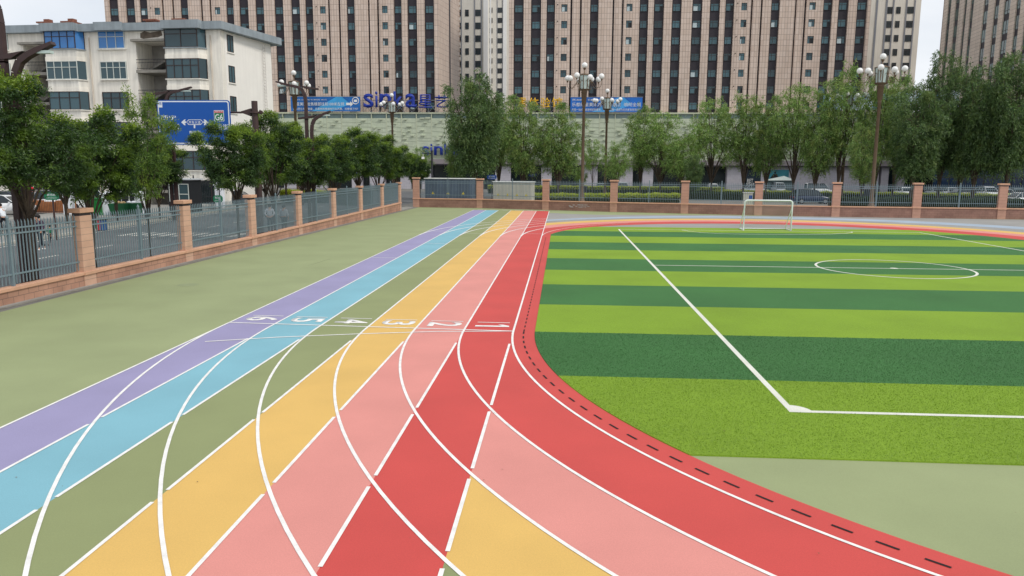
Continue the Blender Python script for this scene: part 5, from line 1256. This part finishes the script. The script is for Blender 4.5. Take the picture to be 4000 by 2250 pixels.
# locusts are modelled 6 m high, willows 12 m high
pl = [tree_proto(11, 6.1, 1.75, 2.4, 9, 'locust', 52000, .09, .034, lf_loc, m_bark, .15, .075, low=.5, shoots=3),
      tree_proto(12, 6.0, 1.7, 2.2, 11, 'locust', 42000, .11, .042, lf_loc, m_bark, .15, .08, low=.5, shoots=3),
      tree_proto(13, 6.0, 1.7, 1.5, 12, 'locust', 38000, .11, .042, lf_loc, m_bark, .15, .085, low=.58, shoots=2),
      tree_proto(14, 6.0, 1.5, 1.7, 9, 'locust', 15000, .11, .04, lf_lt, m_bark, .1, .075, low=.5, shoots=5)]
pw = [tree_proto(21, 12, 3.4, 1.6, 15, 'bushy', 34000, .36, .075, lf_wdk, m_barkw, .5, .22, low=.2, shoots=6),
      tree_proto(22, 12, 3.6, 1.8, 20, 'vase', 15000, .34, .07, lf_wl2, m_barkw, .45, .15, low=.5, shoots=5),
      tree_proto(23, 12, 2.9, 1.6, 13, 'spire', 13000, .34, .07, lf_wil, m_barkw, .4, .15, low=.32, shoots=9),
      tree_proto(24, 12, 3.4, 1.4, 16, 'bushy', 19000, .34, .075, lf_wil, m_barkw, .5, .18, low=.34, shoots=4),
      tree_proto(25, 12, 3.0, 3.0, 9, 'vase', 8000, .34, .07, lf_wl2, m_barkw, .4, .10, low=.45, shoots=3)]
used = {}
def plant(proto, x, y, H, Rr, h0, r0, rz, label, group, name, cat='tree', z=0):
    s = (Rr/r0, Rr/r0, H/h0)
    if id(proto) not in used:
        used[id(proto)] = 1; o = proto; o.location = (x, y, z); o.rotation_euler = (0, 0, rz); o.scale = s; o['label'] = label
    else: o = copy_tree(proto, None, (x, y, z), rz, s, label)
    o['category'] = cat; o['group'] = group; o.name = name; return o
near = [('large street tree at the left edge wrapped round the near brown lamp posts', -17.0, 22.9, 6.45, 2.0, 0),
        ('street tree rooted just outside the left picture edge, only its right side showing', -17.2, 19.4, 5.6, 1.6, 0),
        ('dark round street tree forked low behind the first brick pier', -17.3, 26.6, 5.85, 1.75, 1),
        ('feathery yellow green street tree covering the left end of the blue road sign', -17.3, 30.4, 6.7, 1.35, 3),
        ('dark street tree under the right end of the blue road sign', -17.3, 39.2, 6.1, 1.8, 1),
        ('many stemmed street tree right of the gantry post', -17.4, 44.6, 6.9, 1.9, 2),
        ('street tree in front of the brown lamp by the left banner', -17.3, 50.6, 5.9, 1.95, 1),
        ('street tree second to the right of the brown lamp by the left banner', -17.3, 56.5, 6.2, 2.1, 2),
        ('broad mid green street tree left of the globe lamp with the blue letters', -17.2, 63, 7.0, 2.4, 1),
        ('street tree just below the globe lamp with the blue letters', -17.2, 70, 6.7, 2.2, 2),
        ('small dark street tree next to the far left fence corner', -17.3, 78, 6.3, 2.1, 1),
        ('smallest dark street tree before the low blue letters', -16.6, 86, 5.4, 1.7, 2)]
for i, (lab, x, y, H, Rr, k) in enumerate(near): plant(pl[k], x, y, H, Rr*1.08, 6.1, 1.95, i*1.9+.4, lab, GRPL, 'street_tree')
for i, (u, t, H, Rr, k, lab) in enumerate(((60, 44, 6.0, 2.4, 1, 'tree across the left street behind the near lamp posts'), (250, 50, 6.4, 2.6, 2, 'tree across the street whose grey trunk stands beside the green street sign'), (447, 52, 6.2, 2.5, 1, 'tree across the street left of the low green skips'), (613, 55, 5.6, 1.9, 2, 'slim trunked tree across the street left of the guard booth'), (1035, 60, 5.6, 2.2, 1, 'tree across the street beside the foot of the white gable'), (1115, 84, 8.6, 2.4, 2, 'taller pale tree at the end of the white gable'), (1290, 92, 7.0, 2.8, 1, 'far street tree left of the small blue sign'), (1180, 80, 6.2, 2.4, 2, 'far tree behind the lamp posts of the left banner'))):
    q = D(u, 700, t); plant(pl[k], q.x, q.y, H, Rr*1.15, 6.1, 1.95, i*2.3, lab, 'trees across the left street', 'street_tree')
wl = [ # u, half width px, v top, t, proto, label
 (1640, 42, 560, 98, 4, 'small pale willow just left of the fence corner pier'),
 (1855, 118, 262, 90, 0, 'tallest dark willow left of the pitch axis hiding the end of the blue letters'),
 (1782, 44, 500, 94, 3, 'drooping side willow at the left foot of the tallest dark willow'),
 (1950, 66, 340, 100, 2, 'narrow willow squeezed right of the tallest dark willow'),
 (2045, 96, 372, 97, 3, 'first of two round willows below the yellow letters, left one'),
 (2185, 92, 405, 97, 3, 'right one of two round willows below the yellow letters'),
 (2318, 42, 528, 104, 4, 'small thin willow between the two middle lamp poles'),
 (2268, 26, 640, 106, 4, 'tiny willow sapling behind the taller lamp pole'),
 (2412, 55, 545, 104, 1, 'medium willow just right of the right middle lamp pole'),
 (2512, 60, 372, 108, 2, 'spiky willow covering the right end of the right banner'),
 (2590, 105, 430, 106, 1, 'wide open willow with bent side branches right of the banner'),
 (2668, 72, 520, 104, 1, 'low willow filling the gap right of the wide open one'),
 (2795, 96, 372, 106, 1, 'fan shaped willow with many visible stems'),
 (2712, 42, 598, 100, 0, 'small dark round bush willow at the foot of the fan shaped one'),
 (2925, 80, 322, 104, 2, 'upright willow left above the goal'),
 (3012, 74, 372, 103, 3, 'willow straight above the goal'),
 (3125, 104, 318, 101, 1, 'broad willow with several trunks right of the goal'),
 (3205, 74, 400, 98, 3, 'willow before the left end of the pale billboard'),
 (3312, 92, 200, 97, 2, 'very tall thin willow hiding a globe lamp'),
 (3385, 60, 480, 90, 3, 'willow just left of the large right lamp pole'),
 (3455, 84, 240, 96, 2, 'tall willow directly behind the large right lamp'),
 (3530, 66, 238, 99, 2, 'wispy willow top standing against the strip of sky'),
 (3600, 116, 300, 88, 0, 'dense dark willow right of the large right lamp'),
 (3718, 96, 178, 92, 0, 'dense dark willow with the highest pointed top on the right'),
 (3855, 112, 212, 88, 0, 'dense dark willow second from the right edge'),
 (3990, 118, 168, 86, 0, 'dense dark willow cut by the right picture edge'),
 (3780, 60, 420, 96, 3, 'lighter willow between the dark ones in front of the blue glass')]
rr = random.Random(4)
for i, (u, hw, vt, t, k, lab) in enumerate(wl):
    q = D(u, vt, t); Rr = hw*t/FPX*1.2; r0 = [4.0, 4.1, 3.2, 3.9, 3.4][k]
    plant(pw[k], q.x, q.y, q.z, Rr, [12.8,12.7,13.4,12.5,12.8][k], r0, i*2.1+.7, lab, GRPW, 'willow_tree')
for i, p_ in enumerate(pl+pw):
    if id(p_) not in used:
        for ch in list(p_.children): bpy.data.objects.remove(ch)
        bpy.data.objects.remove(p_)
# ------------------------------------------------------------------ hedges
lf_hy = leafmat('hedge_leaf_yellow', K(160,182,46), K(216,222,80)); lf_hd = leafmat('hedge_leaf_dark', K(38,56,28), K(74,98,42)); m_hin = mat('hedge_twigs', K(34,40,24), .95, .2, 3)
def hedge(a, b, h, dp, m, n, label, seed, top=None, z=0, ln=.13):
    v = b-a; L_ = math.hypot(v.x, v.y); rz_ = math.atan2(v.y, v.x); r_ = empty('hedge', (a.x, a.y, z), rz_, label, 'hedge', 'clipped hedges'); rg = np.random.RandomState(seed)
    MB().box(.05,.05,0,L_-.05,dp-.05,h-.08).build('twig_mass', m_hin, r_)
    def lv(nm, n, fz0, fz1, mm):
        x = rg.uniform(0, L_, n); s_ = rg.uniform(0, 1, n); yy = np.where(s_ < .45, rg.normal(.02, .04, n), rg.uniform(0, dp, n)); zz = np.where(s_ < .45, rg.uniform(h*fz0, h*fz1, n), h*fz1+rg.normal(-.02, .05, n)+.05*np.sin(x*2.1)+.04*np.sin(x*5.3))
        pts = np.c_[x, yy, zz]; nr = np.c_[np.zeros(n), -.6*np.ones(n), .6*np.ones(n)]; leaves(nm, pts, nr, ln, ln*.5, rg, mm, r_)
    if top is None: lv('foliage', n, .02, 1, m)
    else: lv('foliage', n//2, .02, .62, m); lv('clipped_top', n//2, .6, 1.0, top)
    return r_
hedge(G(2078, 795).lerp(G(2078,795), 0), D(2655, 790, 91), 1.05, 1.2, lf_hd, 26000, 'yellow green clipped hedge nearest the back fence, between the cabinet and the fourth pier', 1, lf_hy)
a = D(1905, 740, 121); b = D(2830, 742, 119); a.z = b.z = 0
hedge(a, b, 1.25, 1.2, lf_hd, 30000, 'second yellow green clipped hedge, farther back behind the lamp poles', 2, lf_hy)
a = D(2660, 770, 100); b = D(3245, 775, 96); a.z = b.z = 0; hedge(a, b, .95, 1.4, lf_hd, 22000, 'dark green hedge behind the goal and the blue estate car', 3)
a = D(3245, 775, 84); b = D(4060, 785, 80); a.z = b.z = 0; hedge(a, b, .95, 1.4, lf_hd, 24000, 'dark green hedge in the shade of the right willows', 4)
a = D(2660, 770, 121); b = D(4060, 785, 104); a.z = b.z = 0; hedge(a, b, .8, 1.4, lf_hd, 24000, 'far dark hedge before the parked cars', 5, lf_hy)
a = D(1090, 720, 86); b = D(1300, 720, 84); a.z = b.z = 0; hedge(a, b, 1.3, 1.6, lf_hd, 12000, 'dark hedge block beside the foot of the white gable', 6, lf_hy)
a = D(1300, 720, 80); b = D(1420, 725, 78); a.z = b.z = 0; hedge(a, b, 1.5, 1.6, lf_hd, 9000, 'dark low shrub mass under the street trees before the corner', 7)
# ------------------------------------------------------------------ people
m_skin = mat('skin', K(196,150,124), .6, .05); m_hair = mat('black_hair', K(28,24,24), .6, .1)
def cloth(nm, c): return mat('cloth_'+nm, c, .85, .12, 8)
def skin(name, verts, edges, rad, m, parent, lv=1):
    me = bpy.data.meshes.new(name); me.from_pydata(verts, edges, []); o = bpy.data.objects.new(name, me); C.objects.link(o)
    sk = o.modifiers.new('s', 'SKIN'); sk.use_smooth_shade = True
    for i, r_ in enumerate(rad): me.skin_vertices[0].data[i].radius = (r_, r_) if not isinstance(r_, tuple) else r_
    me.skin_vertices[0].data[0].use_root = True
    if lv: su = o.modifiers.new('u', 'SUBSURF'); su.levels = su.render_levels = lv
    bpy.context.view_layer.update(); m2 = bpy.data.meshes.new_from_object(o.evaluated_get(bpy.context.evaluated_depsgraph_get())); bpy.data.objects.remove(o)
    m2.materials.clear(); m2.materials.append(m); return link_obj(name, m2, parent)
def person(loc, rz, s, top_c, leg_c, label, armL=None, armR=None, legL=None, legR=None, lean=0.0, hair_l=.0, skirt=False, z=0, wide=1.0):
    r_ = empty('person', (loc[0], loc[1], z), rz, label, 'person'); r_.scale = (s*wide, s*wide, s)
    ly = lambda zz: lean*max(0, zz-.95)
    J = {'pel': (0,0,.96), 'wai': (0,ly(1.1),1.10), 'che': (0,ly(1.32),1.32), 'nek': (0,ly(1.48)+.01,1.49), 'hb': (0,ly(1.57)+.03,1.58), 'ht': (0,ly(1.7)+.03,1.68), 'nose': (0,ly(1.62)+.135,1.61),
         'sl': (-.18,ly(1.42),1.43), 'sr': (.18,ly(1.42),1.43), 'hl': (-.09,0,.9), 'hr': (.09,0,.9)}
    aL = armL or [(-.24,ly(1.15)+.0,1.15),(-.25,.08+ly(.9),.90),(-.25,.1,.84)]; aR = armR or [(.24,ly(1.15)+.0,1.15),(.25,.08+ly(.9),.90),(.25,.1,.84)]
    lL = legL or [(-.1,.02,.5),(-.1,0,.08),(-.11,.15,.03)]; lR = legR or [(.1,.02,.5),(.1,0,.08),(.11,.15,.03)]
    V = [J['pel'],J['wai'],J['che'],J['nek'],J['hb'],J['ht'],J['nose'],J['sl'],*aL,J['sr'],*aR,J['hl'],*lL,J['hr'],*lR]
    E_ = [(0,1),(1,2),(2,3),(3,4),(4,5),(4,6),(2,7),(7,8),(8,9),(9,10),(2,11),(11,12),(12,13),(13,14),(0,15),(15,16),(16,17),(17,18),(0,19),(19,20),(20,21),(21,22)]
    Rr = [(.14,.10),(.12,.09),(.15,.10),.055,.085,.088,.014,.062,.042,.028,.032,.062,.042,.028,.032,.085,.055,.038,.03,.085,.055,.038,.03]
    for base, ar, sg in ((10, aL, -1), (14, aR, 1)):
        w_, h_ = Vector(ar[1]), Vector(ar[2]); d = (h_-w_).normalized(); sd_ = Vector((0, 1, 0)) if abs(d.y) < .7 else Vector((1, 0, 0))
        for k, (o_, l_) in enumerate(((-.03,.065),(-.01,.078),(.01,.074),(.03,.058),(.055,.03))):
            a_ = h_+sd_*o_*.9+d*.01; b_ = a_+d*l_+Vector((-sg*.012, 0, 0)); V += [tuple(a_), tuple(b_)]; n = len(V); E_ += [(base, n-2), (n-2, n-1)]; Rr += [.010, .008]
    skin('body', V, E_, Rr, m_skin, r_)
    e = lambda q, dz=0: (q[0], q[1], q[2]+dz)
    shv = [J['pel'],J['wai'],J['che'],(0,ly(1.46),1.45),J['sl'],aL[0],tuple((Vector(aL[0])*.35+Vector(aL[1])*.65)),J['sr'],aR[0],tuple((Vector(aR[0])*.35+Vector(aR[1])*.65))]
    skin('shirt', shv, [(0,1),(1,2),(2,3),(2,4),(4,5),(5,6),(2,7),(7,8),(8,9)], [(.165,.125),(.155,.12),(.18,.128),.075,.085,.064,.05,.085,.064,.05], top_c, r_)
    skin('trousers', [(0,0,.98),J['hl'],lL[0],e(lL[1],.04),J['hr'],lR[0],e(lR[1],.04)], [(0,1),(1,2),(2,3),(0,4),(4,5),(5,6)], [(.15,.115),.1,.075,.058,.1,.075,.058], leg_c, r_)
    for q, q2 in ((lL[1], lL[2]), (lR[1], lR[2])): skin('shoe', [(q[0],q[1]-.04,.05),(q[0],q[1]+.05,.05),(q2[0],q2[1]+.02,q2[2]+.015)], [(0,1),(1,2)], [.05,.05,.04], m_glopen if top_c.name != 'cloth_purple' else m_globe, r_)
    hc = (0, ly(1.66)-.0, 1.675); MB().sphere(hc, .112, 14, 10, 0, (1,1.02,.98)).build('hair', m_hair, r_)
    if hair_l: MB().sphere((0, ly(1.55)-.06, 1.6), .09, 10, 8, 0, (1,.6,1.3)).build('hair_bun', m_hair, r_)
    for x in (-.032, .032): MB().sphere((x, ly(1.62)+.118, 1.635), .009, 6, 5).build('eye', m_glopen, r_)
    return r_
c_grey = cloth('light_grey', K(186,192,202)); c_blk = cloth('black', K(36,36,44)); c_pur = cloth('purple', K(64,40,66)); c_nav = cloth('navy', K(30,32,44)); c_wh = cloth('white', K(228,232,236)); c_grn = cloth('green', K(20,140,96)); c_jean = cloth('denim', K(52,62,84))
q = D(1052, 800, 45); person((q.x, q.y), math.pi+.3-math.pi, 1.0, c_grey, c_blk, 'person in grey shirt and black trousers seen through the pickets, left of two', armL=[(-.27,-.04,1.18),(-.12,-.16,1.0),(-.03,-.17,.98)], armR=[(.27,-.04,1.18),(.12,-.16,1.0),(.04,-.17,.97)], z=.02)
q = D(1107, 806, 46.4); person((q.x, q.y), -.2, .93, c_grey, c_blk, 'stouter person in loose grey shirt seen through the pickets, right of two', z=.02, wide=1.12)
q = G(166, 978); person((q.x, q.y), math.pi-.3, .96, c_pur, c_nav, 'person in dark purple jacket and white shoes walking towards the fence with a child', legL=[(-.1,.1,.52),(-.1,.2,.1),(-.1,.34,.06)], legR=[(.1,.0,.5),(.1,-.2,.12),(.1,-.08,.04)], armL=[(-.26,.05,1.15),(-.34,.2,1.0),(-.36,.24,.95)], lean=.12, z=.005, wide=1.08)
q = G(199, 958); person((q.x, q.y), math.pi-.3, .58, c_grn, c_blk, 'small child in a green top beside the person in purple', armR=[(.26,.05,1.2),(.34,.1,1.35),(.36,.12,1.4)], legL=[(-.1,.12,.52),(-.1,.16,.1),(-.1,.3,.06)], z=.005, wide=1.15)
q = G(112, 932); person((q.x, q.y), -.8, .98, c_blk, c_jean, 'person in black jacket partly hidden behind the near brown lamp posts', lean=.25, armL=[(-.25,.14,1.14),(-.22,.3,1.0),(-.2,.36,.98)], z=.14)
q = G(24, 925); pr = person((q.x, q.y), 1.1, .98, c_wh, c_nav, 'person in white shirt leaning over a bicycle at the left picture edge', lean=.5, armL=[(-.24,.35,1.18),(-.22,.55,1.02),(-.22,.6,1.0)], armR=[(.24,.35,1.18),(.22,.55,1.02),(.22,.6,1.0)], legL=[(-.12,.25,.66),(-.12,.2,.3),(-.12,.34,.26)], z=.14)
bk = empty('bicycle', (q.x, q.y, .14), 1.1, 'dark bicycle under the leaning rider at the left edge', 'bicycle')
for y in (-.45, .62):
    MB().tube([(0, y+.31*math.cos(t), .33+.31*math.sin(t)) for t in np.linspace(0, 2*math.pi, 25)], .02, 5, cap=False).build('wheel', m_tyre, bk)
MB().tube([(0,-.45,.33),(0,.05,.3),(0,.45,.75),(0,-.12,.78),(0,.05,.3)], .018, 5).tube([(0,-.45,.33),(0,-.12,.78)], .014, 5).tube([(0,.62,.33),(0,.45,.8),(0,.42,1.0)], .018, 5).build('frame', m_iron, bk)
MB().tube([(-.25,.45,1.02),(0,.42,1.0),(.25,.45,1.02)], .015, 5).build('handlebar', m_iron, bk); MB().sphere((0,-.14,.86), .12, 8, 6, 0, (.7,1,.35)).build('saddle', m_iron, bk)
q = D(118, 731, 42); fb = empty('flower_basket', (q.x, q.y, 0), 0, 'red and pink flower bouquet hanging beside the near lamp posts', 'flowers')
for i, (dx, dz, c_) in enumerate(((-.18,0,K(214,60,90)),(.1,-.06,K(206,34,50)),(0,.12,K(226,190,150)),(-.05,-.2,K(236,206,206)))):
    MB().sphere((dx,0,q.z+dz), .085, 8, 6, 0, (1,1,.8)).build('flower', mat(f'petal_{"abcd"[i]}', c_, .7, .2, 20), fb)
MB().tube([(0,.02,0),(.02,.02,q.z-.1)], .025, 5).build('stem', m_sgn, fb)
